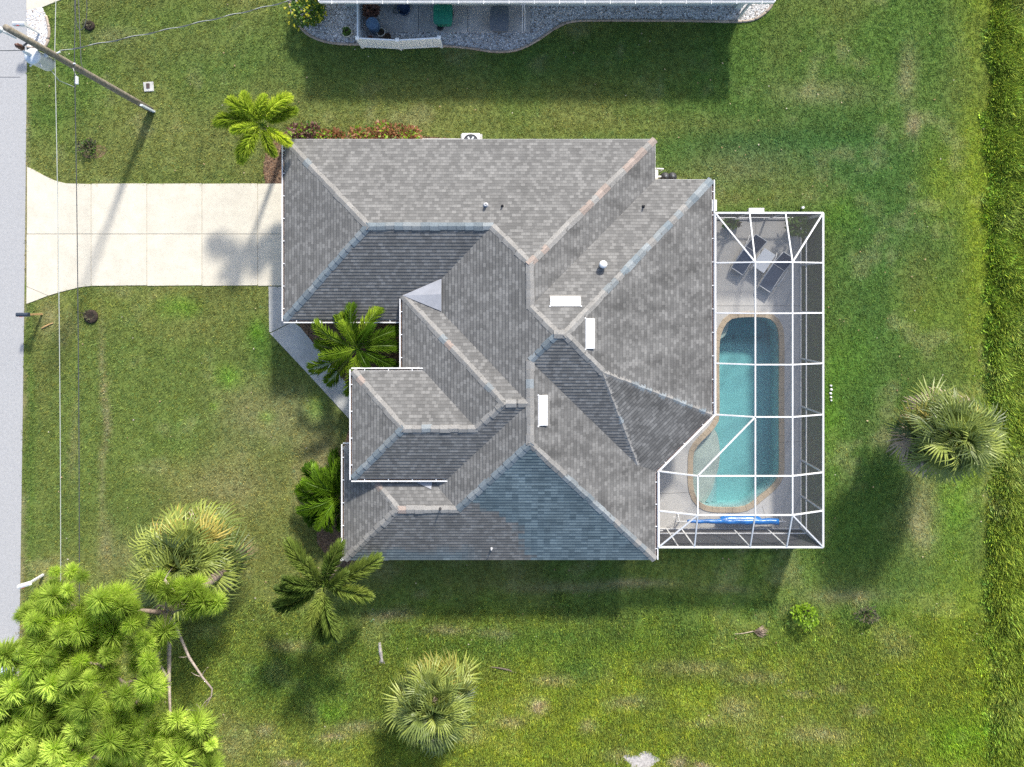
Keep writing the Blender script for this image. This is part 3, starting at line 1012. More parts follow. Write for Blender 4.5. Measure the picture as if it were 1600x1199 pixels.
R1, R2, R3 = I('GW', 'N', 'GS'), I('N', 'GS', 'W'), I('N', 'W', 'E')
R5, R6a, R6b, R7 = I('W', 'NR', 'E'), I('W', 'NR', 'SR'), I('ER', 'NR', 'SR'), I('W', 'SR', 'E')
R8, R9, R10, FP = I('W', 'E', 'S'), I('ER', 'SR', 'SE'), I('E', 'SR', 'SE'), I('E', 'SE', 'Z')
V1, T1, T2 = I('GS', 'W', 'MN'), I('M', 'MN', 'PS'), I('MN', 'PS', 'W')
PRW, PRE, Q1, Q2 = I('PW', 'PN', 'PS'), I('M', 'PN', 'PS'), I('M', 'PN', 'ZP'), I('PS', 'W', 'ZP')
BRW, BRE = I('BW', 'BN', 'S'), I('W', 'BN', 'S')
A_, B_, C_, D_ = at('N', XG, YN), at('N', XE, YN), at('NR', XE, YNR), at('NR', XER, YNR)
E_, G_, SWB, NWB = at('ER', XER, YC), at('S', XE, YS), at('S', XB, YS), at('BN', XB, YB)
SWG = at('GS', XG, YG)
O_ = Vector((XM, YM, ZM))
KP, JP = Vector((XP, YPN, ZP)), Vector((XP, YPS, ZP))
yv = -7.35
FACES = [('GW', [A_, SWG, R1], 0), ('N', [A_, R1, R2, R3, B_], 0), ('GS', [SWG, at('GS', -4.4, YG), at('GS', -4.4, -0.1), V1, R2, R1], 0),
         ('E', [B_, R3, R5, C_], 1), ('NR', [C_, R5, R6a, R6b, D_], 0), ('ER', [D_, R6b, R9, E_], 1), ('SR', [R6b, R6a, R7, R10, R9], 0),
         ('SE', [E_, R9, R10, FP], 1), ('E', [R7, R8, G_, FP, R10], 1), ('S', [SWB, G_, R8, BRE, BRW], 2),
         ('W', [R2, V1, T2, Q2, at('W', XW - (yv - YB), yv), BRE, R8, R7, R6a, R5, R3], 0),
         ('BW', [NWB, SWB, BRW], 0), ('BN', [NWB, BRW, BRE, at('BN', XW, YB)], 0),
         ('M', [O_, Vector((XM, -3.7, ZM)), Q1, PRE, T1], 0), ('MN', [O_, T1, T2, V1], 0),
         ('PW', [KP, JP, PRW], 0), ('PN', [KP, PRW, PRE, Q1], 0), ('PS', [JP, Q2, T2, T1, PRE, PRW], 0)]

house = thing('house', 'single storey house with grey shingle hip roof and white gutters', 'house', (0, 0, 0))
SLP = math.sqrt(1 + pt * pt)
ROW, BUTT = 0.145, 0.015
bm = bmesh.new()
uvl = bm.loops.layers.uv.new('UVMap')


def roof_face(cos, mi, side, up):
    f = bm.faces.new([bm.verts.new(c) for c in cos])
    f.material_index = mi
    for lp in f.loops:
        co = lp.vert.co
        lp[uvl].uv = (co.dot(side), co.dot(up) * SLP)


for k, pts, mi in FACES:
    a, b, c = PL[k]
    gl = math.hypot(a, b)
    up = Vector((a / gl, b / gl, 0))
    side = Vector((up.y, -up.x, 0))
    nrm_ = Vector((-a, -b, 1)).normalized()
    area = sum(pts[i].x * pts[(i + 1) % len(pts)].y - pts[(i + 1) % len(pts)].x * pts[i].y for i in range(len(pts)))
    if area < 0:
        pts = pts[::-1]
    tb_ = bmesh.new()
    tb_.faces.new([tb_.verts.new(p) for p in pts])
    if len(pts) > 4:
        bmesh.ops.triangulate(tb_, faces=tb_.faces[:])
    vv = [p.dot(up) * SLP for p in pts]
    for r_ in range(math.ceil(min(vv) / ROW), math.floor(max(vv) / ROW) + 1):
        bmesh.ops.bisect_plane(tb_, geom=tb_.verts[:] + tb_.edges[:] + tb_.faces[:], dist=1e-5, plane_co=up * (r_ * ROW / SLP), plane_no=up)
    for f in tb_.faces:     # every course lies on the one below: its lower (butt) edge stands proud
        vs = [v.co.copy() for v in f.verts]
        vm_ = sum(v.dot(up) for v in vs) / len(vs) * SLP
        r_ = math.floor(vm_ / ROW)
        fr_ = [min(1, max(0, v.dot(up) * SLP / ROW - r_)) for v in vs]
        ups = [v + nrm_ * (BUTT * (1 - t)) for v, t in zip(vs, fr_)]
        roof_face(ups, mi, side, up)
        for i in range(len(vs)):
            j = (i + 1) % len(vs)
            if fr_[i] < 1e-3 and fr_[j] < 1e-3:
                roof_face([ups[j], ups[i], vs[i] - nrm_ * 0.004, vs[j] - nrm_ * 0.004], mi, side, up)
    tb_.free()
me = bpy.data.meshes.new('roof')
bm.to_mesh(me)
bm.free()
for q in (ROOF, ROOF_E, ROOF_S):
    me.materials.append(q)
roof = bpy.data.objects.new('roof', me)
COL.objects.link(roof)
roof.parent = house

# ridge and hip caps, one shingle after another
CAPSEG = [(A_, R1, 0), (SWG, R1, 3), (R1, R2, 3), (R2, R3, 0), (B_, R3, 2), (R3, R5, 0), (R5, R6a, 0), (D_, R6b, 1), (R6b, R6a, 2), (R7, R6a, 3),
          (R9, R6b, 0), (E_, R9, 1), (R10, R9, 0), (R7, R8, 0), (G_, R8, 1), (BRE, R8, 3), (BRW, BRE, 0), (SWB, BRW, 0), (NWB, BRW, 0),
          (O_, T1, 0), (T2, T1, 0), (PRE, T1, 0), (KP, PRW, 0), (JP, PRW, 3), (PRW, PRE, 0)]
tot = sum((b - a).length for a, b, _ in CAPSEG)
ex = max(0.2, tot / 285)
capmesh = []
for m in CAPS:
    w, l, dz = 0.16, ex * 1.25, 0.05
    vs, fs = [], []
    for x, lift in ((0, 0.03), (l, 0.012)):
        for y, z in ((-w, -dz), (0, 0), (w, -dz)):
            vs.append((x, y, z + lift))
        for y, z in ((-w, -dz - 0.02), (w, -dz - 0.02)):
            vs.append((x, y, z))
    fs = [(0, 5, 6, 1), (1, 6, 7, 2), (3, 8, 5, 0), (2, 7, 9, 4), (3, 0, 1), (3, 1, 2, 4)]
    q = bpy.data.meshes.new('ridge_cap')
    q.from_pydata(vs, [], fs)
    q.materials.append(m)
    capmesh.append(q)
crng = random.Random(5)
for a, b, v in CAPSEG:
    d = b - a
    n = max(1, int(d.length / ex))
    step = d.length / n
    d.normalize()
    s = Vector((0, 0, 1)).cross(d).normalized()
    u = d.cross(s)
    M = Matrix((d, s, u)).transposed()
    for i in range(n):
        vv = v
        if v == 1 and i / n > 0.72:
            vv = 0
        if v == 1 and crng.random() < 0.35:
            vv = crng.choice((0, 0, 3))
        elif v == 2 and crng.random() < 0.5:
            vv = 0
        elif v == 3 and crng.random() < 0.25:
            vv = 1
        elif v == 0 and crng.random() < 0.06:
            vv = crng.choice((1, 2))
        inst(capmesh[vv], roof, a + d * (i * step) + s * crng.uniform(-0.012, 0.012), M @ Matrix.Rotation(crng.uniform(-0.03, 0.03), 3, 'Z'),
             (1, crng.uniform(0.9, 1.08), 1), 'ridge_cap')

# fascia boards, soffits, walls
EAVES = [[SWG, A_, B_, C_, D_, E_, FP, G_, SWB, NWB], [O_, Vector((XM, -3.7, ZM))], [Q1, KP, JP, Q2], [at('GS', -4.6, YG), SWG]]
for line in EAVES:
    for a, b in zip(line, line[1:]):
        d = (b - a).normalized()
        dn_ = Vector((0, 0, -0.105))
        MB().beam(a + dn_, b + dn_, 0.03, 0.18).build('fascia', WHITE, house)
so = MB()
so.prism([(p.x * 0.997, p.y * 0.997) for p in (A_, B_, C_, D_, E_, FP, G_, SWB, NWB)] + [(-4.6, YB), (-4.6, YG), (XG * 0.997, YG)], ZE - 0.2, ZE - 0.18)
so.build('soffit', WHITE, house)
MB().prism([(XP + 0.02, YPN - 0.02), (-3.6, YPN - 0.02), (-2.75, YPS + 0.02), (XP + 0.02, YPS + 0.02)], ZP - 0.2, ZP - 0.18).build('soffit', WHITE, house)
MB().prism(house_poly, 0, ZE - 0.2).build('wall', STUCCO, house)
MB().prism([(-4.2, -0.5), (-3.4, -0.5), (-3.4, -3.6), (-4.2, -3.6)], 2.3, ZM - 0.03).build('wall', STUCCO, house)
MB().prism([(-6.3, -3.6), (-3.9, -3.6), (-3.9, -3.45), (-6.3, -3.45)], 2.9, ZP - 0.19).build('entry_beam', STUCCO, house)
MB().prism([(-6.3, -7.4), (-2.75, -7.4), (-2.75, -7.55), (-6.3, -7.55)], 2.9, ZP - 0.19).build('entry_beam', STUCCO, house)
MB().prism([(-6.4, -7.55), (-6.2, -7.55), (-6.2, -3.45), (-6.4, -3.45)], 2.9, ZP - 0.19).build('entry_beam', STUCCO, house)
MB().prism([(-4.2, -7.4), (-2.9, -7.4), (-2.9, -7.2), (-4.2, -7.2)], 2.3, 2.9).build('wall', STUCCO, house)
for y in (-3.55, -6.85):
    MB().box((-6.3, y, 1.45), (0.3, 0.3, 2.9)).build('column', STUCCO, house, bevel=0.02)
gd = MB().box((-9.42, 3.1, 1.1), (0.06, 4.9, 2.2)).build('garage_door', WHITE, house)
for k in range(4):
    MB().box((-9.46, 3.1, 0.3 + k * 0.54), (0.03, 4.8, 0.48)).build('door_panel', WHITE, gd, bevel=0.01)
MB().box((-4.22, -5.3, 1.1), (0.06, 1.1, 2.2)).build('front_door', mat('door_paint', (0.16, 0.09, 0.06), 0.5), house)
for c, s in (((-6.82, -9.2, 1.4), (0.06, 1.6, 1.2)), ((-2, -11.08, 1.4), (1.4, 0.06, 1.2)), ((3, -11.08, 1.4), (1.4, 0.06, 1.2)),
             ((-3, 6.29, 1.4), (1.2, 0.06, 1.0)), ((3.5, 6.29, 1.5), (1.0, 0.06, 0.9)), ((8.22, -1, 1.1), (0.06, 3.2, 2.1)), ((5.78, -9.3, 1.2), (0.06, 1.8, 2.0))):
    w = MB().box(c, s).build('window', GLASS, house)
    fr = MB()
    ax = 1 if s[0] < 0.1 else 0
    for sg in (-1, 1):
        p0 = list(c)
        p0[ax] += sg * s[ax] / 2
        q0 = [0.09, 0.09, s[2] + 0.1]
        fr.box(p0, q0)
        p1 = list(c)
        p1[2] += sg * s[2] / 2
        q1 = [0.085, 0.085, 0.08]
        q1[ax] = s[ax] - 0.1
        fr.box(p1, q1)
    fr.build('window_frame', WHITE, w)

# gutters with leaf litter and hangers
GUT = [([SWG, A_], 1), ([at('GS', -4.78, YG), SWG], 1), ([Vector((XM, -3.2, ZM)), Vector((XM, -0.25, ZM))], 1), ([JP, KP], 1), ([KP, Q1], 1), ([Q2, JP], 1),
       ([SWB, NWB], 1), ([NWB, at('BN', XP - 0.1, YB)], 1), ([at('S', -5.3, YS), SWB], 1), ([D_, E_], 2), ([E_, FP], 2), ([FP, G_], 2)]
for line, md in GUT:
    a, b = line
    d = (b - a).normalized()
    outw = Vector((d.y, -d.x, 0)).normalized()
    mid = (a + b) / 2
    # outward = away from the roof slope behind the eave
    # test: roof planes rise towards the inside
    key = None
    for k, pts, mi in FACES:
        if any((p - a).length < 0.8 for p in pts) and any((p - b).length < 1.2 for p in pts):
            aa, bb, cc = PL[k]
            if abs(Vector((aa, bb, 0)).normalized().dot(d)) < 0.05:
                key = k
    if key:
        aa, bb, cc = PL[key]
        outw = -Vector((aa, bb, 0)).normalized()
    else:
        outw = Vector((-1, 0, 0))
    dn_ = Vector((0, 0, -0.06))
    e1, e2 = (d * 0.06, d * 0.06) if md == 1 else (d * 0.0, d * 0.0)
    gt = MB().beam(a + outw * 0.115 + dn_ - e1, b + outw * 0.115 + dn_ + e2, 0.05, 0.11).build('gutter', WHITE, house)
    MB().beam(a + outw * 0.052 + dn_ * 1.7, b + outw * 0.052 + dn_ * 1.7, 0.075, 0.03).build('gutter_trough', GUTTER_IN if md == 1 else mat('brown_trim', (0.16, 0.1, 0.08), 0.7), gt)
    L_ = (b - a).length
    nh = int(L_ / 0.95)
    for i in range(nh):
        c = a + d * ((i + 0.5) * L_ / nh)
        MB().box(c + outw * 0.05 + Vector((0, 0, -0.022)), (0.14, 0.035, 0.02), math.atan2(outw.y, outw.x)).build('hanger', WHITE, gt)

# crickets (metal-clad saddles behind the raised entry roof)
def lift(v, z=0.03):
    return v + Vector((0, 0, z))


cr = MB()
ap = at('W', -2.98, 0.0) + Vector((0, 0, 0.05))
cr.add([lift(O_, 0.04), lift(at('W', -2.98, 0.66), 0.05), lift(at('W', -2.98, -0.72), 0.05), lift(at('W', -2.98, 0.0), 0.12)], [(0, 3, 1), (0, 2, 3)])
cr.add([lift(O_, -0.2), lift(at('W', -2.98, 0.66), -0.2), lift(at('W', -2.98, -0.72), -0.2)], [(0, 1, 2)])
cr.build('roof_cricket', FLASH, roof)
c1, c2, c3 = P(645, 750, 3.05), P(676, 749, 3.2), P(674.5, 762.5, 3.12)
c1.z = at('BN', c1.x, c1.y).z + 0.03
c3.z = at('BN', c3.x, c3.y).z + 0.04
c2.z = max(at('W', c2.x, c2.y).z, at('BN', c2.x, c2.y).z) + 0.04
MB().add([c1, c3, c2, c2 + Vector((0.0, 0.35, 0.05)), c1 + Vector((0, 0.35, 0.02))], [(0, 1, 2), (0, 2, 3, 4)]).build('roof_cricket', FLASH, roof)


def plane_rot(k, along_eave=True):
    a, b, c = PL[k]
    n = Vector((-a, -b, 1)).normalized()
    up = Vector((a, b, 0)).normalized()
    up = (up - n * up.dot(n)).normalized()
    e = up.cross(n)
    return Matrix((e, up, n)).transposed()


def on_roof(k, px, py):
    a, b, c = PL[k]
    lo, hi = 2.0, 6.5
    for _ in range(40):
        z = (lo + hi) / 2
        p = P(px, py, z)
        if a * p.x + b * p.y + c > z:
            lo = z
        else:
            hi = z
    return P(px, py, z)


# white off-ridge vents
for k, px, py, lab in (('NR', 883.5, 472, ''), ('ER', 921, 521.5, ''), ('E', 847.5, 641.5, '')):
    c = on_roof(k, px, py)
    M = plane_rot(k)
    v = MB()
    l, w, h = 1.22, 0.38, 0.1
    vs = [(-l / 2, -w / 2, 0.0), (l / 2, -w / 2, 0.0), (l / 2, w / 2, 0.0), (-l / 2, w / 2, 0.0),
          (-l / 2, -w / 2, h), (l / 2, -w / 2, h), (l / 2, w / 2, 0.03), (-l / 2, w / 2, 0.03)]
    v.add([c + M @ Vector(q) for q in vs], [(0, 3, 2, 1), (4, 5, 6, 7), (0, 1, 5, 4), (2, 3, 7, 6), (1, 2, 6, 5), (3, 0, 4, 7)])
    ov = v.build('roof_vent', WHITE, roof, bevel=0.008)
    fl = MB()
    for sx in (-1, 1):
        q = c + M @ Vector((sx * (l / 2 + 0.02), w / 2, 0.02))
        fl.box(q, (0.06, 0.06, 0.03))
    fl.build('vent_flange', WHITE, ov)
    MB().add([c + M @ Vector(q) for q in ((-l / 2 - .03, -w / 2 - .12, .012), (l / 2 + .03, -w / 2 - .12, .012), (l / 2 + .03, w / 2 + .03, .012), (-l / 2 - .03, w / 2 + .03, .012))],
             [(0, 1, 2, 3)]).build('vent_base', CAPS[0], ov)
c = on_roof('NR', 941, 414)
v = MB().lathe(c, [(0.13, -0.05), (0.13, 0.22), (0.15, 0.22), (0.16, 0.26), (0.16, 0.38), (0.12, 0.42), (0.02, 0.44)], 20).build('roof_exhaust', WHITE, roof, True)
for k, px, py, m, r, h in (('N', 759, 321, WHITE, 0.06, 0.28), ('N', 785, 322, BLACK, 0.03, 0.2), ('NR', 1005, 323, BLACK, 0.035, 0.25),
                           ('BN', 688, 795, BLACK, 0.03, 0.25), ('S', 768, 857, WHITE, 0.03, 0.2)):
    c = on_roof(k, px, py)
    b_ = MB().lathe(c, [(r, -0.05), (r, h), (r * 0.7, h), (r * 0.7, h - 0.05)], 12).build('vent_pipe', m, roof, True)
    MB().lathe(c, [(r * 2.2, -0.06), (r * 2, 0.03), (r * 1.1, 0.1)], 12).build('pipe_boot', FLASH if m is WHITE else BLACK, b_, True)

# ------------------------------------------------------------------ pool and deck
ZDK = 0.08
pin = [Vector((x, y, 0)) for x, y in pool_in]
if sum(pin[i].x * pin[(i + 1) % len(pin)].y - pin[(i + 1) % len(pin)].x * pin[i].y for i in range(len(pin))) < 0:
    pin = pin[::-1]
# resample evenly
per = sum((pin[(i + 1) % len(pin)] - pin[i]).length for i in range(len(pin)))
NS = int(per / 0.31)
res, acc, i, cur = [], 0, 0, pin[0].copy()
tgt = per / NS
dists = np.cumsum([0] + [(pin[(i + 1) % len(pin)] - pin[i]).length for i in range(len(pin))])
for k in range(NS):
    d = k * tgt
    j = int(np.searchsorted(dists, d, 'right') - 1)
    t = (d - dists[j]) / (dists[j + 1] - dists[j])
    res.append(pin[j].lerp(pin[(j + 1) % len(pin)], t))
nrm = []
for k in range(NS):
    t = (res[(k + 1) % NS] - res[k - 1]).normalized()
    nrm.append(Vector((t.y, -t.x, 0)))
outer = [res[k] + nrm[k] * 0.22 for k in range(NS)]
pool = thing('swimming_pool', 'curved swimming pool with teal water and tan coping under the screen cage', 'pool', (10.5, -5, 0))
for k in range(NS):
    k2 = (k + 1) % NS
    e = (res[k2] - res[k]) * 0.008
    MB().prism([tuple((res[k] + e - nrm[k] * 0.03)[:2]), tuple((res[k2] - e - nrm[k2] * 0.03)[:2]), tuple((outer[k2] - e)[:2]), tuple((outer[k] + e)[:2])],
               ZDK - 0.08, ZDK + 0.03 + random.uniform(-0.003, 0.003)).build('coping_stone', COPING, pool, bevel=0.01)
# basin
bas = MB()
ZDEEP, ZSH = -1.55, -1.15
ydeep = P(0, 533, 0).y


def floor_z(p):
    t = max(0, min(1, (p.y - (ydeep - 0.25)) / 0.5))
    return ZSH + (ZDEEP - ZSH) * t


pts2 = [(p.x, p.y) for p in res]
inner_pts = []
for x in np.arange(8.0, 12.8, 0.25):
    for y in np.arange(-10.2, -0.9, 0.2):
        q = np.array([x]), np.array([y])
        if inside(pts2, *q)[0] and min((Vector((x, y, 0)) - r).length for r in res) > 0.12:
            inner_pts.append((x, y))
allp = [Vector(p) for p in pts2 + inner_pts]
edges = [(k, (k + 1) % NS) for k in range(NS)]
vo, eo, fo, *_ = delaunay_2d_cdt(allp, edges, [], 1, 1e-5)
bas.add([(p.x, p.y, floor_z(p)) for p in vo], [list(f) for f in fo])
for k in range(NS):
    k2 = (k + 1) % NS
    bas.add([(res[k].x, res[k].y, ZDK), (res[k2].x, res[k2].y, ZDK), (res[k2].x, res[k2].y, floor_z(res[k2])), (res[k].x, res[k].y, floor_z(res[k]))], [(0, 3, 2, 1)])
bas.build('basin', PLASTER, pool)


def clip_to_pool(poly, n=24):
    """points of the pool outline between the two ends of the shelf line"""
    a, b = Vector((*poly[0], 0)), Vector((*poly[-1], 0))
    ia = min(range(NS), key=lambda k: (res[k] - a).length)
    ib = min(range(NS), key=lambda k: (res[k] - b).length)
    s1 = [res[(ib + k) % NS] for k in range((ia - ib) % NS + 1)]
    s2 = [res[(ib - k) % NS] for k in range((ib - ia) % NS + 1)]
    s = s1 if len(s1) < len(s2) else s2
    return list(poly) + [(p.x, p.y) for p in s]


for nm, line, z, m in (('sun_shelf', [(1115, 668), (1123, 680), (1127, 700), (1127, 722), (1122, 745), (1110, 768), (1096, 788)], -0.3, SHELF),
                       ('step', [(1122, 745), (1119, 762), (1112, 778), (1103, 792)], -0.42, SHELF),
                       ('step', [(1123, 745), (1124, 762), (1121, 780), (1116, 793)], -0.62, PLASTER),
                       ('step', [(1124, 742), (1128, 762), (1127, 780), (1128, 794)], -0.85, PLASTER),
                       ('bench', [(1124, 533), (1136, 526), (1141, 514), (1144, 497)], -0.4, SHELF)):
    ln = smooth_open(pxpoly(line, 0.0), 5)
    if nm == 'step':
        poly = ln + [tuple(P(1085, 760)[:2])] if False else clip_to_pool(ln[:]) if False else ln + pxpoly([(1098, 786), (1112, 765)])
    else:
        poly = clip_to_pool(ln)
    MB().prism(poly, -1.6, z).build(nm, m, pool)
wt = MB().prism([(p.x, p.y) for p in [res[k] + nrm[k] * 0.01 for k in range(NS)]], -1.9, -0.02)
wt.build('water', WATER, pool)
for px, py in ((1146, 529), (1184, 529)):
    c = P(px, py, -1.5)
    MB().lathe((c.x, c.y, floor_z(c) + 0.005), [(0.11, 0), (0.11, 0.02), (0.08, 0.025)], 16).build('drain_cover', mat('drain', (0.12, 0.2, 0.22), 0.5), pool)
# deck with an opening for the pool
dp = [Vector(p) for p in deck_poly]
hp = [Vector((p.x, p.y)) for p in outer]
hc = [Vector((p.x, p.y)) for p in [res[k] + nrm[k] * 0.2 for k in range(NS)]]
vo, eo, fo, *_ = delaunay_2d_cdt(dp + hc, [(i, (i + 1) % 6) for i in range(6)] + [(6 + k, 6 + (k + 1) % NS) for k in range(NS)], [], 1, 1e-5)
dk = MB()
fs = []
hcp = [(p.x, p.y) for p in hc]
for f in fo:
    c = sum((vo[i] for i in f), Vector((0, 0))) / len(f)
    if not inside(hcp, np.array([c.x]), np.array([c.y]))[0] and inside(deck_poly, np.array([c.x]), np.array([c.y]))[0]:
        fs.append(list(f))
dk.add([(p.x, p.y, ZDK) for p in vo], fs)
for i in range(6):
    a, b = deck_poly[i], deck_poly[(i + 1) % 6]
    dk.add([(*a, ZDK), (*b, ZDK), (*b, -0.1), (*a, -0.1)], [(0, 1, 2, 3)])
deck = dk.build('pool_deck', DECK)
tag(deck, 'pale grey concrete deck round the swimming pool', 'pool deck', kind='structure')
JM = mat('deck_joint', (0.24, 0.235, 0.22), 0.9, 0.1)
for a, b in ((P(1112, 345), P(1250, 345)), (P(1085, 478), P(1250, 478)), (P(1227, 568), P(1250, 568)), (P(1227, 690), P(1250, 690)), (P(1030, 771), P(1073, 769)), (P(1180, 345), P(1180, 485)), (P(1190, 790), P(1200, 826))):
    MB().beam((a.x, a.y, ZDK + 0.001), (b.x, b.y, ZDK + 0.001), 0.02, 0.006).build('deck_joint', JM, deck)
sp_ = MB().prism(step_pad_poly, -0.05, 0.2).build('door_step', WHITE, bevel=0.015)
tag(sp_, 'white raised step slab outside the screen cage door', 'step')

# ------------------------------------------------------------------ screen cage
cage = thing('screen_enclosure', 'white aluminium screen cage over the swimming pool', 'screen cage', (13.47, -4, 0))
ZT, ZF = 2.6, 3.25
XR, YT, YBm = 13.47, 3.52, -10.95
X0, X1, X2 = 7.88, 10.32, 11.9
ROWS = [1.36, -0.81, -2.99, -5.21, -7.71, -9.37]
XH = XER + 0.15
XH2 = XE + 0.15


def beam(a, b, nm='beam', w=0.06, h=0.07):
    return MB().beam(a, b, w, h).build(nm, WHITE, cage, bevel=0.004)


def panel(pts, side=False):
    c = sum((Vector(p) for p in pts), Vector()) / len(pts)
    pts = [Vector(p) + (c - Vector(p)).normalized() * 0.02 for p in pts]
    MB().add(pts, [list(range(len(pts)))]).build('screen_panel', SCREEN_SIDE if side else SCREEN_TOP, cage)


V3 = lambda x, y, z: Vector((x, y, z))
def house_pt(y):
    if y >= YC:
        return V3(XH, y, ZT)
    if y > FP.y:
        t = (y - YC) / (FP.y - YC)
        return V3(XH + (XH2 - XH) * t, y, ZT)
    return V3(XH2, y, ZT)


rowpts = []
for i, y in enumerate(ROWS):
    hp_ = house_pt(max(y, FP.y) if i == 4 else y)
    pl = [hp_, V3(X1 if i < 4 else X0, y, ZF)] + ([V3(X1, y, ZF)] if i >= 4 else []) + [V3(X2, y, ZF), V3(XR, y, ZT)]
    if i == 3:
        pl[0] = V3(XH, YC, ZT)
    if i == 4:
        pl[0] = V3(XH2, FP.y, ZT)
    rowpts.append(pl)
    for a, b in zip(pl, pl[1:]):
        beam(a, b)
for i in range(len(ROWS) - 1):
    ya, yb = ROWS[i], ROWS[i + 1]
    beam(V3(X1, ya, ZF), V3(X1, yb, ZF))
    beam(V3(X2, ya, ZF), V3(X2, yb, ZF))
    panel([V3(X1, ya, ZF), V3(X2, ya, ZF), V3(X2, yb, ZF), V3(X1, yb, ZF)])
    panel([V3(X2, ya, ZF), V3(XR, ya, ZT), V3(XR, yb, ZT), V3(X2, yb, ZF)])
    if i < 3:
        panel([rowpts[i][0], V3(X1, ya, ZF), V3(X1, yb, ZF), rowpts[i + 1][0]])
    beam(rowpts[i][0], rowpts[i + 1][0], w=0.08)
beam(V3(X0, -7.71, ZF), V3(X1, -5.21, ZF))
panel([rowpts[3][0], V3(X1, -5.21, ZF), V3(X0, -7.71, ZF), rowpts[4][0]])
panel([V3(X1, -5.21, ZF), V3(X1, -7.71, ZF), V3(X0, -7.71, ZF)])
beam(V3(X0, -7.71, ZF), V3(X0, -9.37, ZF))
panel([V3(X0, -7.71, ZF), V3(X1, -7.71, ZF), V3(X1, -9.37, ZF), V3(X0, -9.37, ZF)])
panel([rowpts[4][0], V3(X0, -7.71, ZF), V3(X0, -9.37, ZF), rowpts[5][0]])
# north end
tN = [V3(XH, YT, ZT), V3(P(1171, 333, ZT).x, YT, ZT), V3(P(1227, 333, ZT).x, YT, ZT), V3(XR, YT, ZT)]
beam(tN[0], V3(X1, ROWS[0], ZF)), beam(tN[1], V3(X1, ROWS[0], ZF)), beam(tN[2], V3(X2, ROWS[0], ZF)), beam(tN[3], V3(X2, ROWS[0], ZF))
panel([tN[0], tN[1], V3(X1, ROWS[0], ZF)])
panel([tN[0], V3(X1, ROWS[0], ZF), rowpts[0][0]])
panel([tN[1], tN[2], V3(X2, ROWS[0], ZF), V3(X1, ROWS[0], ZF)])
panel([tN[2], tN[3], V3(X2, ROWS[0], ZF)])
panel([tN[3], rowpts[0][-1], V3(X2, ROWS[0], ZF)])
# south end
tS = [V3(XH2, YBm, ZT), V3(P(1085, 852, ZT).x, YBm, ZT), V3(P(1172, 852, ZT).x, YBm, ZT), V3(P(1229, 852, ZT).x, YBm, ZT), V3(XR, YBm, ZT)]
yl = ROWS[-1]
for a, b in ((tS[0], V3(X0, yl, ZF)), (tS[1], V3(X0, yl, ZF)), (tS[2], V3(X1, yl, ZF)), (tS[3], V3(X2, yl, ZF)), (tS[4], V3(X2, yl, ZF))):
    beam(a, b, w=0.055)
panel([tS[0], V3(X0, yl, ZF), tS[1]])
panel([tS[1], V3(X0, yl, ZF), V3(X1, yl, ZF), tS[2]])
panel([tS[2], V3(X1, yl, ZF), V3(X2, yl, ZF), tS[3]])
panel([tS[3], V3(X2, yl, ZF), tS[4]])
panel([tS[4], V3(X2, yl, ZF), rowpts[5][-1]])
panel([rowpts[5][0], V3(X0, yl, ZF), tS[0]])
# perimeter
beam(tN[0], rowpts[0][0], w=0.08)
beam(rowpts[5][0], tS[0], w=0.08)
beam(tN[0], tN[3], w=0.08)
beam(tS[0], tS[4], w=0.08)
beam(V3(XR, YT, ZT), V3(XR, YBm, ZT), w=0.08)


def wall_run(tops):
    for a, b in zip(tops, tops[1:]):
        beam(V3(a.x, a.y, 0.76), V3(b.x, b.y, 0.76), 'rail', 0.06, 0.06)
        beam(V3(a.x, a.y, ZDK + 0.03), V3(b.x, b.y, ZDK + 0.03), 'rail', 0.06, 0.06)
        panel([V3(a.x, a.y, ZDK + 0.06), V3(b.x, b.y, ZDK + 0.06), V3(b.x, b.y, 0.73), V3(a.x, a.y, 0.73)], True)
        panel([V3(a.x, a.y, 0.79), V3(b.x, b.y, 0.79), V3(b.x, b.y, ZT - 0.05), V3(a.x, a.y, ZT - 0.05)], True)
    for a in tops:
        beam(V3(a.x, a.y, ZDK), V3(a.x, a.y, ZT - 0.05), 'post', 0.07, 0.07)


eps = 0.02
wall_run([V3(p.x, YT, ZT) for p in tN])
wall_run([V3(XR, y, ZT) for y in [YT - 0.09] + ROWS + [YBm + 0.09]])
wall_run([V3(5.82, YBm, ZT), V3(P(1060, 852, ZT).x, YBm, ZT)] + [V3(p.x, YBm, ZT) for p in tS[1:]])
beam(V3(5.85, YBm, 0.4), V3(P(1052, 852, ZT).x, YBm, 0.4), 'rail', 0.07, 0.05)
# downspout box at the house corner
o = MB().box((8.78, 3.85, 2.2), (0.22, 0.5, 0.7)).build('downspout_head', WHITE, house, bevel=0.02)
MB().box((8.78, 3.95, 1.0), (0.1, 0.08, 2.0)).build('downspout', WHITE, house)


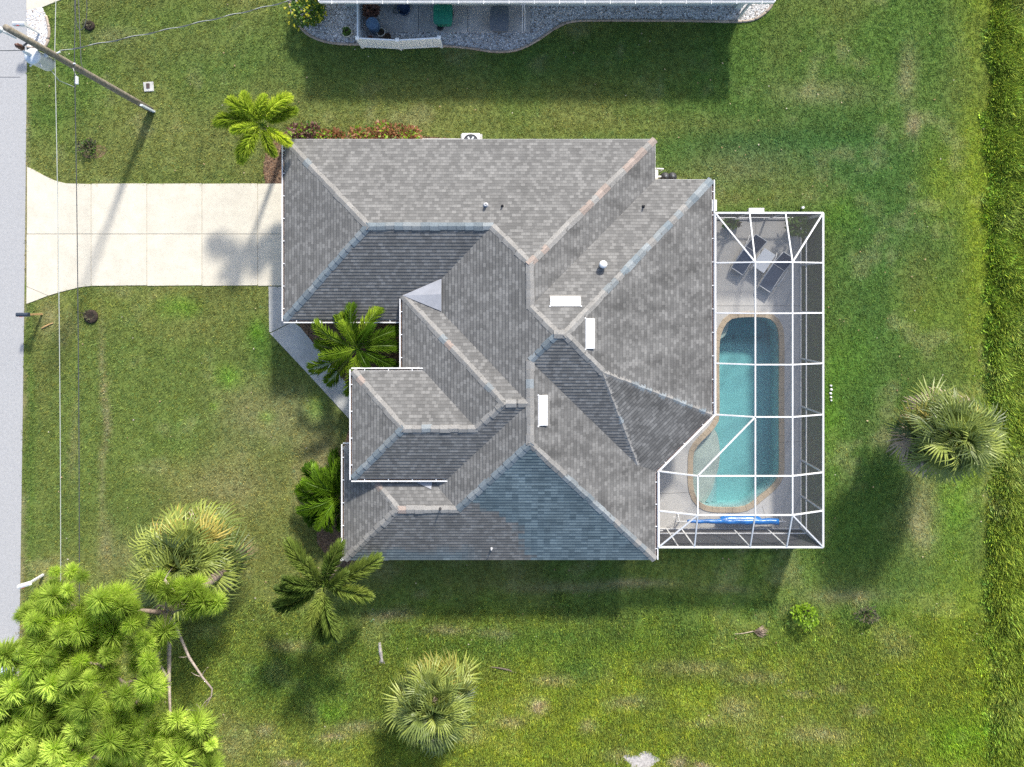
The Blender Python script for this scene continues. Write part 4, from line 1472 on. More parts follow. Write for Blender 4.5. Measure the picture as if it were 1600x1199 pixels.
# ------------------------------------------------------------------ pool furniture
def lounger(px, py, ang, label):
    c = P(px, py, ZDK)
    root = thing('sun_lounger', label, 'sun lounger', (c.x, c.y, ZDK), 'loungers on the pool deck')
    d = Vector((math.cos(ang), math.sin(ang), 0))
    s = Vector((-d.y, d.x, 0))

    def q(l, w, z):
        return c + d * l + s * w + Vector((0, 0, z))
    W = 0.29
    sl = MB()
    prof = [(-0.92, 0.34), (-0.3, 0.33), (0.2, 0.33), (0.28, 0.34), (0.62, 0.5), (0.9, 0.66)]
    for (l0, z0), (l1, z1) in zip(prof, prof[1:]):
        sl.add([q(l0, -W, z0), q(l1, -W, z1), q(l1, W, z1), q(l0, W, z0), q(l0, -W, z0 - 0.015), q(l1, -W, z1 - 0.015), q(l1, W, z1 - 0.015), q(l0, W, z0 - 0.015)],
               [(0, 1, 2, 3), (7, 6, 5, 4)])
    sl.build('sling', SLING, root)
    for sg in (-1, 1):
        MB().tube([q(l, sg * (W + 0.02), z) for l, z in prof], 0.02, 8).build('side_rail', WHITE, root, True)
        MB().tube([q(-0.75, sg * (W + 0.04), 0), q(-0.7, sg * (W + 0.04), 0.33)], 0.018, 8).build('leg', WHITE, root)
        MB().tube([q(0.55, sg * (W + 0.04), 0), q(0.35, sg * (W + 0.04), 0.34)], 0.018, 8).build('leg', WHITE, root)
        if sg == 1:
            MB().tube([q(-0.55, W + 0.1, 0.33), q(-0.5, W + 0.1, 0.55), q(0.2, W + 0.12, 0.62), q(0.5, W + 0.14, 0.6), q(0.75, W + 0.2, 0.5)], 0.02, 8).build('armrest', WHITE, root, True)
        else:
            MB().tube([q(-0.55, -W - 0.08, 0.33), q(-0.5, -W - 0.08, 0.52), q(0.25, -W - 0.08, 0.58), q(0.4, -W - 0.06, 0.4)], 0.018, 8).build('armrest', WHITE, root, True)
    MB().tube([q(0.91, -W - 0.02, 0.67), q(0.91, W + 0.02, 0.67)], 0.02, 8).build('head_bar', WHITE, root)
    MB().tube([q(-0.92, -W - 0.02, 0.33), q(-0.92, W + 0.02, 0.33)], 0.02, 8).build('foot_bar', WHITE, root)
    MB().tube([q(0.27, -W, 0.345), q(0.27, W, 0.345)], 0.012, 8).build('hinge_bar', WHITE, root)


ang = math.atan2(50, 33)
lounger(1165.5, 399, ang, 'navy sling lounger nearer the house roof, beside the white side table')
lounger(1208, 426, ang, 'navy sling lounger nearer the outer screen wall, beside the white side table')
c = P(1189, 408, ZDK)
tb = thing('side_table', 'small white rectangular side table between the two loungers', 'table', c)
MB().box((c.x, c.y, ZDK + 0.44), (1.0, 0.62, 0.03), ang).build('table_top', mat('table_glass', (0.62, 0.64, 0.66), 0.3, 0.03, 3), tb, bevel=0.01)
for i in (-1, 1):
    for j in (-1, 1):
        p = c + Matrix.Rotation(ang, 3, 'Z') @ Vector((i * 0.44, j * 0.26, 0))
        MB().tube([(p.x, p.y, ZDK), (p.x, p.y, ZDK + 0.425)], 0.02, 8).build('leg', WHITE, tb)
# rolled pool cover
cx0, cx1, cy, cz = P(1072, 815, 0.5).x, P(1219, 815, 0.5).x, P(0, 815, 0.5).y, 0.5
rl = thing('pool_cover_reel', 'bright blue pool cover rolled on a white reel by the screen wall', 'pool cover', ((cx0 + cx1) / 2, cy, ZDK))
bx0, bx1 = P(1074, 0, 0.5).x, P(1216, 0, 0.5).x
pts, rads = [], []
for i in range(29):
    t = i / 28
    pts.append((bx0 + (bx1 - bx0) * t, cy + 0.01 * math.sin(i * 1.3), cz))
    rads.append((0.07 + 0.07 * min(1, t * 1.6)) * (1 + 0.06 * math.sin(i * 2.1)))
MB().tube(pts, rads, 18).build('rolled_cover', COVER, rl, True)
fl = MB()
vs, fs = [], []
for i in range(13):
    t = i / 12
    x = P(1126, 0, 0.5).x + (P(1190, 0, 0.5).x - P(1126, 0, 0.5).x) * t
    h = 0.16 * math.sin(min(1, t * 6, (1 - t) * 4) * 1.57)
    vs += [(x, cy + 0.05, cz + 0.1), (x, cy + 0.13 + h * 0.4, cz + 0.07), (x, cy + 0.14 + h, cz - 0.18), (x, cy + 0.12, cz - 0.3)]
for i in range(12):
    for k in range(3):
        fs.append((i * 4 + k, i * 4 + k + 1, i * 4 + k + 5, i * 4 + k + 4))
fl.add(vs, fs).build('cover_flap', COVER, rl, True)
MB().tube([(cx0 - 0.45, cy, cz), (bx0 + 0.05, cy, cz)], 0.025, 10).build('axle', WHITE, rl)
MB().tube([(bx1 - 0.05, cy, cz), (cx1 + 0.28, cy, cz)], 0.025, 10).build('axle', WHITE, rl)
for x in (cx0 - 0.3, cx1 + 0.12):
    MB().beam((x, cy + 0.25, ZDK), (x, cy, cz), 0.04, 0.05).beam((x, cy - 0.25, ZDK), (x, cy, cz), 0.04, 0.05).build('stand', WHITE, rl)
MB().tube([(cx0 - 0.45, cy, cz), (cx0 - 0.45, cy + 0.2, cz), (cx0 - 0.6, cy + 0.2, cz)], 0.018, 8).build('crank_handle', WHITE, rl)


# ------------------------------------------------------------------ plants
def leaf_cloud(center, rx, ry, rz_, n, size, seed, drop=0.0, hollow=0.5):
    """many small folded leaves through an uneven ellipsoid"""
    r = random.Random(seed)
    mb = MB()
    c = Vector(center)
    lob = [(r.uniform(0, 6.28), r.uniform(-0.3, 1.0), r.uniform(0.75, 1.2)) for _ in range(7)]
    for _ in range(n):
        u = Vector((r.gauss(0, 1), r.gauss(0, 1), r.gauss(0.25, 1))).normalized()
        w = 0.85
        for a, e, s in lob:
            dv_ = Vector((math.cos(a) * math.cos(e), math.sin(a) * math.cos(e), math.sin(e)))
            if u.dot(dv_) > 0.75:
                w = max(w, s)
        rr = (hollow + (1 - hollow) * r.random() ** 0.6) * w
        p = c + Vector((u.x * rx, u.y * ry, max(-0.95, u.z) * rz_)) * rr
        d = (u * 0.7 + Vector((r.uniform(-1, 1), r.uniform(-1, 1), r.uniform(-0.5, 0.7))) * 0.8).normalized()
        s = d.cross(Vector((r.uniform(-.4, .4), r.uniform(-.4, .4), 1))).normalized()
        l = size * r.uniform(0.6, 1.3)
        wd = l * 0.3
        nn = s.cross(d)
        mb.add([p, p + d * l * 0.5 + s * wd - nn * wd * 0.3, p + d * l - nn * l * 0.15, p + d * l * 0.5 - s * wd - nn * wd * 0.3], [(0, 1, 2), (0, 2, 3)])
    return mb


def bush(name, label, px, py, rad, h, m, n=260, size=0.12, seed=1, group=None, ry=None, z0=0.0, cat='shrub', extra=None):
    c = P(px, py, z0)
    root = thing(name, label, cat, c, group)
    leaf_cloud((c.x, c.y, z0 + h * 0.55), rad, ry or rad, h * 0.5, n, size, seed).build('foliage', m, root)
    r = random.Random(seed + 99)
    st = MB()
    for _ in range(5):
        a = r.uniform(0, 6.28)
        st.tube([(c.x, c.y, z0), (c.x + math.cos(a) * rad * 0.3, c.y + math.sin(a) * rad * 0.3, z0 + h * 0.4),
                 (c.x + math.cos(a) * rad * 0.6, c.y + math.sin(a) * rad * 0.6, z0 + h * 0.75)], [0.02, 0.014, 0.006], 6)
    st.build('stem', STEM, root)
    if extra:
        leaf_cloud((c.x, c.y - 0.05, z0 + h * 0.6), rad * 1.02, (ry or rad) * 1.02, h * 0.5, extra[1], size * 0.9, seed + 5, hollow=0.85).build('foliage', extra[0], root)
    return root


def pinnate(name, m, L=2.0, e0=50, droop=95, n=46, ll=0.5, plume=0.0, w=0.022, fwd=55, seed=0, hang=0.25, start=0.16):
    """arching feather frond along +X: rachis with two rows of leaflets"""
    r = random.Random(seed)
    N = 26
    pts, p, dl = [], Vector((0, 0, 0)), L / N
    side_bend = r.uniform(-0.25, 0.25)
    for i in range(N + 1):
        t = i / N
        pts.append(p.copy())
        e = R(e0 - droop * t ** 1.3)
        az = side_bend * t
        p = p + Vector((math.cos(e) * math.cos(az), math.cos(e) * math.sin(az), math.sin(e))) * dl
    mb = MB()
    mb.tube(pts, [0.026 * (1 - 0.85 * i / N) for i in range(N + 1)], 5, False)
    for i in range(n):
        t = start + (1 - start) * (i + 0.5) / n
        x = t * N
        k = min(int(x), N - 1)
        q = pts[k].lerp(pts[k + 1], x - k)
        d = (pts[k + 1] - pts[k]).normalized()
        s = d.cross(Vector((0, 0, 1))).normalized()
        u = s.cross(d)
        prof = math.sin(math.pi * (0.12 + 0.82 * (t - start) / (1 - start))) ** 0.7
        for sg in (-1, 1):
            for rep in range(1 if plume == 0 else 2):
                tw = r.uniform(-plume, plume) + (0.25 if plume == 0 else 0)
                f = R(fwd + r.uniform(-8, 8)) - (0.35 * t)
                lat = s * (sg * math.cos(tw)) + u * math.sin(tw)
                ld = (lat * math.sin(f) + d * math.cos(f)).normalized()
                l = ll * prof * r.uniform(0.85, 1.1) * (0.85 if rep else 1)
                mid = q + ld * l * 0.5
                tip = q + ld * l + Vector((0, 0, -hang * l))
                wn_ = ld.cross(u).normalized() * w
                if plume:
                    wn_ = ld.cross(Vector((r.uniform(-1, 1), r.uniform(-1, 1), 1))).normalized() * w
                mb.add([q, mid + wn_, tip, mid - wn_], [(0, 1, 2), (0, 2, 3)])
    me = bpy.data.meshes.new(name)
    me.from_pydata([tuple(v) for v in mb.v], [], mb.f)
    me.materials.append(m)
    return me


def palm_trunk(root, c, h, r0, r1, lean=(0, 0), m=PALMBARK, rings=14):
    pts, rad = [], []
    for i in range(rings * 2 + 1):
        t = i / (rings * 2)
        pts.append((c.x + lean[0] * t * t, c.y + lean[1] * t * t, c.z + h * t))
        rad.append((r0 + (r1 - r0) * t ** 0.7) * (1.04 if i % 2 else 0.96))
    MB().tube(pts, rad, 14).build('trunk', m, root, True)


def feather_palm(label, px, py, h, meshes, fronds, r0=0.16, r1=0.09, lean=(0, 0), group='feather palms round the house', base_z=0.0, nm='palm_tree', cat='palm'):
    """fronds: (direction in degrees counter-clockwise from +X, mesh index, scale, extra tilt)"""
    c = P(px, py, base_z)
    root = thing(nm, label, cat, c, group)
    palm_trunk(root, c, h, r0, r1, lean)
    MB().tube([(c.x + lean[0], c.y + lean[1], h - 0.1), (c.x + lean[0], c.y + lean[1], h + 0.35)], [r1 * 1.2, r1 * 0.6], 10).build('crownshaft', L_LUSH, root, True)
    for az, mi, sc, tilt in fronds:
        Mx = Matrix.Rotation(R(az), 3, 'Z') @ Matrix.Rotation(R(-tilt), 3, 'Y') @ Matrix.Rotation(R(random.uniform(-15, 15)), 3, 'X')
        inst(meshes[mi % len(meshes)], root, Vector((lean[0], lean[1], h + 0.2)), Mx, (sc, sc, sc), 'frond')
    return root


gold = [pinnate('frond', L_GOLD, 1.8, e, dr, 120, 0.56, 1.3, 0.019, 55, s, 0.15) for e, dr, s in ((45, 75, 1), (22, 60, 2), (65, 80, 3))]
fox = [pinnate('frond', L_FOX, 2.4, e, dr, 125, 0.66, 1.15, 0.02, 50, s, 0.15) for e, dr, s in ((40, 70, 4), (15, 60, 5), (62, 85, 6))]
lush = [pinnate('frond', L_LUSH, 2.0, e, dr, 46, 0.56, 0.0, 0.028, 48, s, 0.35) for e, dr, s in ((38, 80, 7), (12, 60, 8), (62, 85, 9))]
cyc = [pinnate('frond', L_CYC, 2.1, e, dr, 44, 0.62, 0.0, 0.028, 42, s, 0.3) for e, dr, s in ((60, 110, 10), (40, 95, 11), (72, 100, 12))]

feather_palm('golden green feathery palm at the garage corner by the driveway', 449, 222, 3.3, gold,
             [(170, 1, 1.15, 0), (150, 0, 1, 0), (232, 1, 1.05, 0), (255, 0, 0.95, 5), (45, 0, 1.05, 0), (20, 1, 0.9, 0), (70, 2, 0.8, 0), (285, 1, 0.8, 0), (320, 1, 0.8, -5), (110, 2, 0.9, 0), (200, 2, 0.8, 0)])
feather_palm('bright green broad leaved palm in the mulch bed by the front door', 577, 538, 2.5, lush,
             [(62, 0, 1.1, 0), (98, 0, 1.05, 5), (122, 1, 1.15, 5), (150, 0, 1.15, 0), (180, 1, 1.0, 5), (205, 0, 1.2, 0), (232, 1, 1.15, 0), (262, 0, 1.1, 0), (296, 0, 0.8, 15), (335, 1, 1.0, 5), (8, 1, 1.0, 8), (30, 1, 1.0, 5),
              (50, 2, 0.8, 0), (190, 2, 0.9, 0), (300, 2, 0.7, 5), (120, 2, 0.8, 0)], 0.11, 0.07)
feather_palm('dark green feathery palm past the bedroom corner of the house', 537, 866, 3.5, fox,
             [(132, 0, 1.08, 0), (70, 0, 1.0, 5), (22, 1, 1.1, 0), (352, 0, 0.95, 0), (208, 1, 1.12, -4), (183, 0, 0.85, 0), (268, 1, 1.15, 0), (292, 0, 1.0, 0), (100, 2, 0.7, 0), (240, 2, 0.8, 5), (38, 2, 0.7, 0), (155, 2, 0.8, 0)], 0.2, 0.12)
feather_palm('lush glossy cycad like palm against the bedroom gutter', 538, 765, 0.5, cyc,
             [(a, k % 3, s, 0) for k, (a, s) in enumerate([(85, .95), (100, 1.05), (115, 1.1), (130, 1.12), (145, 1.1), (158, 1.05), (170, 1.1), (182, 1.05), (195, 1.1), (208, 1.05), (222, 1.1), (238, 1.0), (255, .95), (272, .9), (60, .85), (120, .8), (150, .75), (190, .8), (230, .75), (300, .7), (20, .6), (105, .7), (170, .7), (210, .85), (140, .9)])],
             0.22, 0.2)


# fan palms
def fan_leaf(name, m, petiole=1.1, rad=0.95, nseg=28, seed=0, droop=0.5, spread_=140):
    r = random.Random(seed)
    torn = [r.randrange(nseg) for _ in range(5)]
    mb = MB()
    pp = [Vector((petiole * t, 0, 0.12 * math.sin(t * 2.2))) for t in (0, 0.33, 0.66, 1.0)]
    mb.tube(pp, [0.022, 0.018, 0.015, 0.012], 5, False)
    o = pp[-1]
    for i in range(nseg):
        a = R(-spread_ + 2 * spread_ * (i + 0.5) / nseg + r.uniform(-2, 2))
        l = rad * (0.62 + 0.38 * math.cos(a * 0.55)) * r.uniform(0.9, 1.08)
        if i in torn:
            l *= r.uniform(0.35, 0.7)
        d = Vector((math.cos(a), math.sin(a), 0))
        s = Vector((-d.y, d.x, 0))
        fold = -0.18 * abs(math.sin(a)) * l
        w = l * 0.03 + 0.006
        m1 = o + d * l * 0.45 + Vector((0, 0, fold * 0.3 + 0.03))
        m2 = o + d * l * 0.75 + Vector((0, 0, fold * 0.7 - droop * l * 0.12))
        tip = o + d * l * 0.97 + Vector((0, 0, fold - droop * l * r.uniform(0.15, 0.75)))
        lo = Vector((0, 0, -w * 0.5))
        mb.add([o, m1 + s * w + lo, m1, m1 - s * w + lo, m2 + s * w * 0.7 + lo, m2, m2 - s * w * 0.7 + lo, tip],
               [(0, 1, 2), (0, 2, 3), (1, 4, 5, 2), (2, 5, 6, 3), (4, 7, 5), (5, 7, 6)])
    me = bpy.data.meshes.new(name)
    me.from_pydata([tuple(v) for v in mb.v], [], mb.f)
    me.materials.append(m)
    return me


fan_g = [fan_leaf('fan_leaf', L_SAB, 1.05, 1.0, 27, s, d_) for s, d_ in ((1, 0.5), (2, 0.8), (3, 0.3), (13, 1.0))]
fan_y = [fan_leaf('fan_leaf', L_SABY, 1.05, 0.95, 25, s, 0.8) for s in (4, 5)]
fan_d = [fan_leaf('fan_leaf', L_SABD, 1.0, 0.8, 26, s, 1.2, 120) for s in (6, 7)]


def fan_palm(label, px, py, h, n, seed, yellow_az, sc=1.0, dead=5, r0=0.24):
    c = P(px, py)
    r = random.Random(seed)
    root = thing('fan_palm', label, 'palm', c, 'fan palms on the lawn')
    palm_trunk(root, c, h, r0, r0 * 0.8)
    for i in range(n):
        t = (i + 0.5) / n
        el = 78 - 112 * t ** 0.9 + r.uniform(-6, 6)
        az = i * 137.5 + r.uniform(-14, 14)
        dz = abs((az - yellow_az + 180) % 360 - 180)
        py_ = 0.5 if (dz < 70 and el < 25) else (0.12 if el < 0 else 0.02)
        mesh = r.choice(fan_y) if r.random() < py_ else r.choice(fan_g)
        k = sc * (0.72 + 0.32 * t) * r.uniform(0.78, 1.1)
        Mx = Matrix.Rotation(R(az), 3, 'Z') @ Matrix.Rotation(R(-el), 3, 'Y') @ Matrix.Rotation(R(r.uniform(-65, 65)), 3, 'X')
        inst(mesh, root, Vector((0, 0, h - 0.25 + 0.3 * (1 - t))), Mx, (k, k, k), 'fan_leaf')
    for i in range(dead):
        az = r.uniform(0, 360)
        k = sc * r.uniform(0.9, 1.2)
        Mx = Matrix.Rotation(R(az), 3, 'Z') @ Matrix.Rotation(R(r.uniform(15, 40)), 3, 'Y') @ Matrix.Rotation(R(r.uniform(-40, 40)), 3, 'X')
        inst(r.choice(fan_d), root, Vector((0, 0, h - 0.35)), Mx, (k, k, k), 'fan_leaf')
    return root


fan_palm('bushy fan palm beside the pine on the front lawn', 328, 846, 2.6, 96, 3, 80, 1.42, 6)
fan_palm('yellow tipped fan palm in the rough grass south of the house', 684, 1062, 2.0, 80, 8, 75, 1.22, 4)
fan_palm('tall fan palm with long shadow on the back lawn beyond the pool cage', 1411, 655, 4.0, 84, 12, 110, 1.22, 14)

# ------------------------------------------------------------------ pine
pb = P(378, 864)
pine = thing('pine_tree', 'large pine with bright green needle tufts by the street', 'tree', pb)
fork = P(262, 958, 7.2)
trunk_pts = [pb, pb.lerp(fork, 0.3) + Vector((0.1, 0, 0)), pb.lerp(fork, 0.65) + Vector((0.02, -0.08, 0)), fork]
MB().tube(trunk_pts, [0.27, 0.22, 0.19, 0.15], 12).build('trunk', BARK, pine, True)
prng = random.Random(21)
limbs = [
    [fork, P(215, 965, 7.8), P(150, 975, 8.2), P(80, 1000, 8.6)],
    [fork, P(235, 1015, 8.0), P(205, 1075, 8.8), P(150, 1100, 9.4), P(70, 1120, 9.8)],
    [fork, P(250, 1010, 7.4), P(236, 1040, 7.7), P(215, 1095, 8.2), P(185, 1130, 8.6), P(170, 1190, 9.0), P(160, 1260, 9.2)],
    [fork, P(262, 1010, 7.0), P(266, 1070, 7.1), P(268, 1122, 7.3), P(290, 1180, 7.6)],
    [fork, P(278, 985, 6.8), P(297, 1025, 6.9), P(315, 1058, 6.9), P(330, 1075, 6.8), P(328, 1090, 6.8), P(316, 1112, 6.9)],
    [fork, P(245, 958, 7.1), P(232, 962, 7.1), P(215, 975, 7.2)],
    [fork, P(256, 940, 7.4), P(254, 920, 7.6), P(258, 905, 7.8)],
    [fork, P(285, 950, 7.2), P(310, 938, 7.2), P(330, 940, 7.2)],
    [P(205, 1075, 8.8), P(140, 1050, 9.6), P(60, 1050, 10.2), P(-30, 1080, 10.4)],
    [P(150, 975, 8.2), P(110, 960, 8.6), P(60, 950, 8.8)],
    [P(170, 1190, 9.0), P(100, 1190, 9.6), P(20, 1180, 10.0)],
    [P(268, 1122, 7.3), P(235, 1150, 8.0), P(210, 1180, 8.3)],
    [P(266, 1070, 7.1), P(250, 1040, 7.2), P(240, 1048, 7.3)],
]
for i, ln in enumerate(limbs):
    k = len(ln)
    r0 = 0.1 if i < 4 else 0.065
    if i in (0, 1, 5, 8, 9, 10, 11):
        ln = [p - Vector((0, 0, 0.9 * min(1, j * 0.6))) for j, p in enumerate(ln)]
    ln = [p + Vector((prng.uniform(-.06, .06), prng.uniform(-.06, .06), 0)) if 0 < j else p for j, p in enumerate(ln)]
    MB().tube(ln, [r0 * (1 - 0.75 * j / (k - 1)) for j in range(k)], 8).build('branch', DEADWOOD if i in (3, 4, 6, 7, 12) else BARK, pine, True)
for i in range(26):
    src = limbs[prng.choice((3, 4, 6, 7, 2, 2, 3))]
    a = src[prng.randrange(1, len(src))]
    d = Vector((prng.uniform(-1, 1), prng.uniform(-1, 1), prng.uniform(-0.2, 0.4))).normalized()
    MB().tube([a, a + d * 0.25, a + d * 0.5 + Vector((prng.uniform(-.15, .15), prng.uniform(-.15, .15), 0.05))], [0.018, 0.012, 0.005], 5).build('twig', DEADWOOD, pine)


def needle_tuft(seed, n=430, l=0.5):
    r = random.Random(seed)
    mb = MB()
    stem = [Vector((0, 0, -0.35)), Vector((0, 0, 0.0)), Vector((0, 0, 0.14))]
    mb.tube(stem, [0.018, 0.014, 0.008], 5, False)
    for _ in range(n):
        z = r.uniform(-0.12, 0.16)
        az = r.uniform(0, 6.283)
        el = r.uniform(-0.45, 1.35) ** 1.0
        d = Vector((math.cos(az) * math.cos(el), math.sin(az) * math.cos(el), math.sin(el)))
        ll = l * r.uniform(0.75, 1.1)
        p = Vector((0, 0, z))
        s = d.cross(Vector((r.uniform(-1, 1), r.uniform(-1, 1), r.uniform(-1, 1)))).normalized() * 0.0085
        mid = p + d * ll * 0.55
        tip = p + d * ll + Vector((0, 0, -0.06 * ll - 0.06 * r.random()))
        mb.add([p, mid + s, tip, mid - s], [(0, 1, 2), (0, 2, 3)])
    me = bpy.data.meshes.new('needle_tuft')
    me.from_pydata([tuple(v) for v in mb.v], [], mb.f)
    me.materials.append(L_PINE)
    return me


tufts = [needle_tuft(s) for s in range(5)]
crown_px = [(-40, 1030), (5, 1015), (28, 990), (35, 955), (62, 925), (85, 893), (120, 886), (155, 893), (170, 920), (205, 935), (228, 960), (236, 1000),
            (243, 1030), (238, 1060), (240, 1085), (225, 1115), (222, 1150), (250, 1130), (262, 1110), (285, 1104), (308, 1112), (314, 1132), (330, 1160), (328, 1230), (300, 1260), (100, 1290), (-50, 1280), (-80, 1150)]
spots = []
tries = 0
while len(spots) < 262 and tries < 60000:
    tries += 1
    x, y = prng.uniform(-70, 345), prng.uniform(886, 1265)
    if y > 1215 and prng.random() < 0.6:
        continue
    if x < -15 and prng.random() < 0.6:
        continue
    if not inside(crown_px, np.array([x]), np.array([y]))[0]:
        continue
    if x > 215 and y > 1085:
        z = prng.uniform(7.0, 8.4)
    else:
        z = 7.9 + 2.2 * prng.random() ** 0.7 + 0.6 * math.sin(x * 0.03) * math.cos(y * 0.025)
    if any(abs(x - a) + abs(y - b) < 14 and abs(z - zz) < 0.45 for a, b, zz in spots):
        continue
    # the bare middle around the limbs
    if (abs(x - 200) < 12 and 1085 < y < 1150 and z < 9.3):
        continue
    spots.append((x, y, z))
for x, y in ((245, 912), (262, 925), (285, 918), (300, 925), (318, 940), (330, 950), (300, 945), (250, 905), (280, 935), (338, 942), (258, 985), (245, 1000), (270, 932), (310, 915)):
    spots.append((x, y, prng.uniform(7.3, 8.0)))
pmid = P(130, 1060, 7.5)
for x, y, z in spots:
    c = P(x, y, z)
    d = Vector((c.x - pmid.x, c.y - pmid.y, 0)) * 0.14 + Vector((prng.uniform(-.5, .5), prng.uniform(-.5, .5), 1))
    k = prng.choice((0.62, 0.8, 0.95, 1.05, 1.25)) * prng.uniform(0.9, 1.1)
    M = d.normalized().to_track_quat('Z', 'Y').to_matrix() @ Matrix.Rotation(prng.uniform(0, 6.28), 3, 'Z')
    inst(prng.choice(tufts), pine, c - pb, M, (k, k, k), 'needle_tuft')

# ------------------------------------------------------------------ shrubs and small plants
ci = 0
for px, py, rx, ry, h, m, lab in (
        (470, 204, 0.38, 0.3, 0.7, L_PURP, 'dark purple leaved shrub next to the golden palm'),
        (492, 203, 0.36, 0.3, 0.7, L_PURP, 'purple brown shrub with loose leaves by the garage wall'),
        (508, 210, 0.34, 0.25, 0.6, L_RED, 'low red copper shrub beside the white meter box'),
        (528, 211, 0.3, 0.22, 0.5, L_RED, 'small sparse copper shrub along the garage wall'),
        (563, 210, 0.36, 0.28, 0.75, L_RED, 'orange red croton shrub starting the denser hedge row'),
        (583, 207, 0.38, 0.32, 0.75, L_RED, 'copper croton shrub in the middle of the hedge row'),
        (602, 205, 0.42, 0.34, 0.85, L_RED, 'tallest red croton shrub of the hedge row'),
        (622, 206, 0.4, 0.32, 0.75, L_RED, 'green and copper croton shrub in the hedge row'),
        (641, 209, 0.36, 0.28, 0.65, L_RED, 'last croton shrub before the concrete strip of the air conditioner')):
    ci += 1
    bush('croton_shrub', lab, px, py + 5, rx * 1.12, h, m, 170, 0.17, 100 + ci, 'crotons along the garage wall', ry * 1.2, extra=(L_LIME if ci % 2 else L_BUSH, 70))
bush('flowering_shrub', 'round green shrub with yellow leaves in the gravel bed', 487, 24, 0.85, 1.3, L_BUSH, 900, 0.16, 131, extra=(L_YEL, 160), ry=0.8)
bush('hedge_shrub', 'dark green shrub behind the yellow leaved shrub at the neighbouring eave', 490, 0, 0.75, 1.2, L_BUSH, 500, 0.15, 132, ry=0.5)
bush('young_shrub', 'small dark green shrub in a ring of dry mulch on the front lawn', 140, 229, 0.4, 0.32, L_DARK, 220, 0.11, 133, ry=0.3, extra=(L_BUSH, 90))
o = MB()
ring = [(P(146, 237).x + 0.62 * math.cos(a) * (1 + .1 * math.sin(3 * a)), P(146, 237).y + 0.36 * math.sin(a) * (1 + .12 * math.cos(2 * a))) for a in np.linspace(0, 6.28, 22)[:-1]]
tag(MB().prism(ring, -0.02, 0.012).build('mulch_ring', mat('dry_mulch', (0.16, 0.11, 0.06), 0.95, 0.4, 14, 0.6, 30)), 'ring of dry mulch under the small dark shrub', 'mulch', kind='structure')


def dark_stump(label, px, py, r_, seed):
    c = P(px, py)
    root = thing('tree_stump', label, 'stump', c, 'dark stumps in the front lawn')
    MB().lathe((c.x, c.y, 0), [(r_, -0.02), (r_ * 0.95, 0.08), (r_ * 0.8, 0.12), (r_ * 0.5, 0.1), (r_ * 0.2, 0.06)], 14).build('wood', mat('rotten_wood', (0.035, 0.025, 0.018), 0.95, 0.5, 12, 0.8, 20), root, True)
    leaf_cloud((c.x - 0.1, c.y + 0.08, 0.1), r_ * 1.1, r_ * 0.7, 0.1, 60, 0.1, seed).build('foliage', L_DARK, root)


dark_stump('dark rotten stump in the lawn beside the street cables near the neighbouring drive', 141, 41, 0.24, 1)
dark_stump('dark rotten stump in the lawn just below the driveway', 143, 495, 0.34, 2)
bush('green_bush', 'bright lime green bush in the rough grass behind the pool cage', 1252, 955, 0.55, 0.7, L_LIME, 420, 0.14, 140)
bush('weed_clump', 'dark twiggy weed clump in the rough grass edge', 1352, 958, 0.55, 0.5, L_DARK, 160, 0.12, 141, ry=0.4, cat='weeds')


def pot(label, px, py, r_, h, m, plant=None, z0=0.0, n=120, size=0.12, pr_=0.3, ph=0.4, seed=1, group=None, cat='plant pot'):
    c = P(px, py, z0)
    root = thing('plant_pot', label, cat, c, group)
    MB().lathe((c.x, c.y, z0), [(r_ * 0.75, 0), (r_ * 0.95, h * 0.85), (r_ * 1.05, h * 0.87), (r_ * 1.05, h), (r_ * 0.88, h), (r_ * 0.85, h * 0.85)], 20).build('pot', m, root, True)
    MB().lathe((c.x, c.y, z0), [(r_ * 0.86, h * 0.8), (r_ * 0.86, h * 0.87)], 20).build('soil', POTSOIL, root)
    if plant:
        leaf_cloud((c.x, c.y, z0 + h + ph * 0.35), pr_, pr_, ph * 0.5, n, size, seed).build('foliage', plant, root)


pot('small dark pot with a green plant by the house end of the pool deck', 1137, 350, 0.2, 0.3, BLACK, L_BUSH, ZDK, 90, 0.16, 0.32, 0.4, 3)
pot('dark round pot of seedlings beside the pool deck plant', 1150, 351, 0.14, 0.26, BLACK, L_DARK, ZDK, 40, 0.1, 0.13, 0.2, 4)
pot('leafy green potted shrub in the outer corner of the pool cage', 1238, 355, 0.24, 0.4, GREY_PL, L_BUSH, ZDK, 260, 0.2, 0.48, 0.9, 5)
pot('round pale pot of low green plants on the gravel', 544, 53, 0.24, 0.3, CERAM, L_BUSH, 0.01, 70, 0.1, 0.19, 0.1, 6)
pot('pale ringed pot by the blue barrel', 597, 54, 0.2, 0.36, CERAM, L_DARK, 0.06, 20, 0.08, 0.12, 0.1, 7)
pot('brown clay pot at the fence foot', 607, 61, 0.17, 0.3, mat('brown_clay', (0.12, 0.07, 0.05), 0.8), None, 0.03)
pot('small terracotta pot tucked behind the fence panel', 580, 62, 0.12, 0.2, TERRA, None, 0.03)

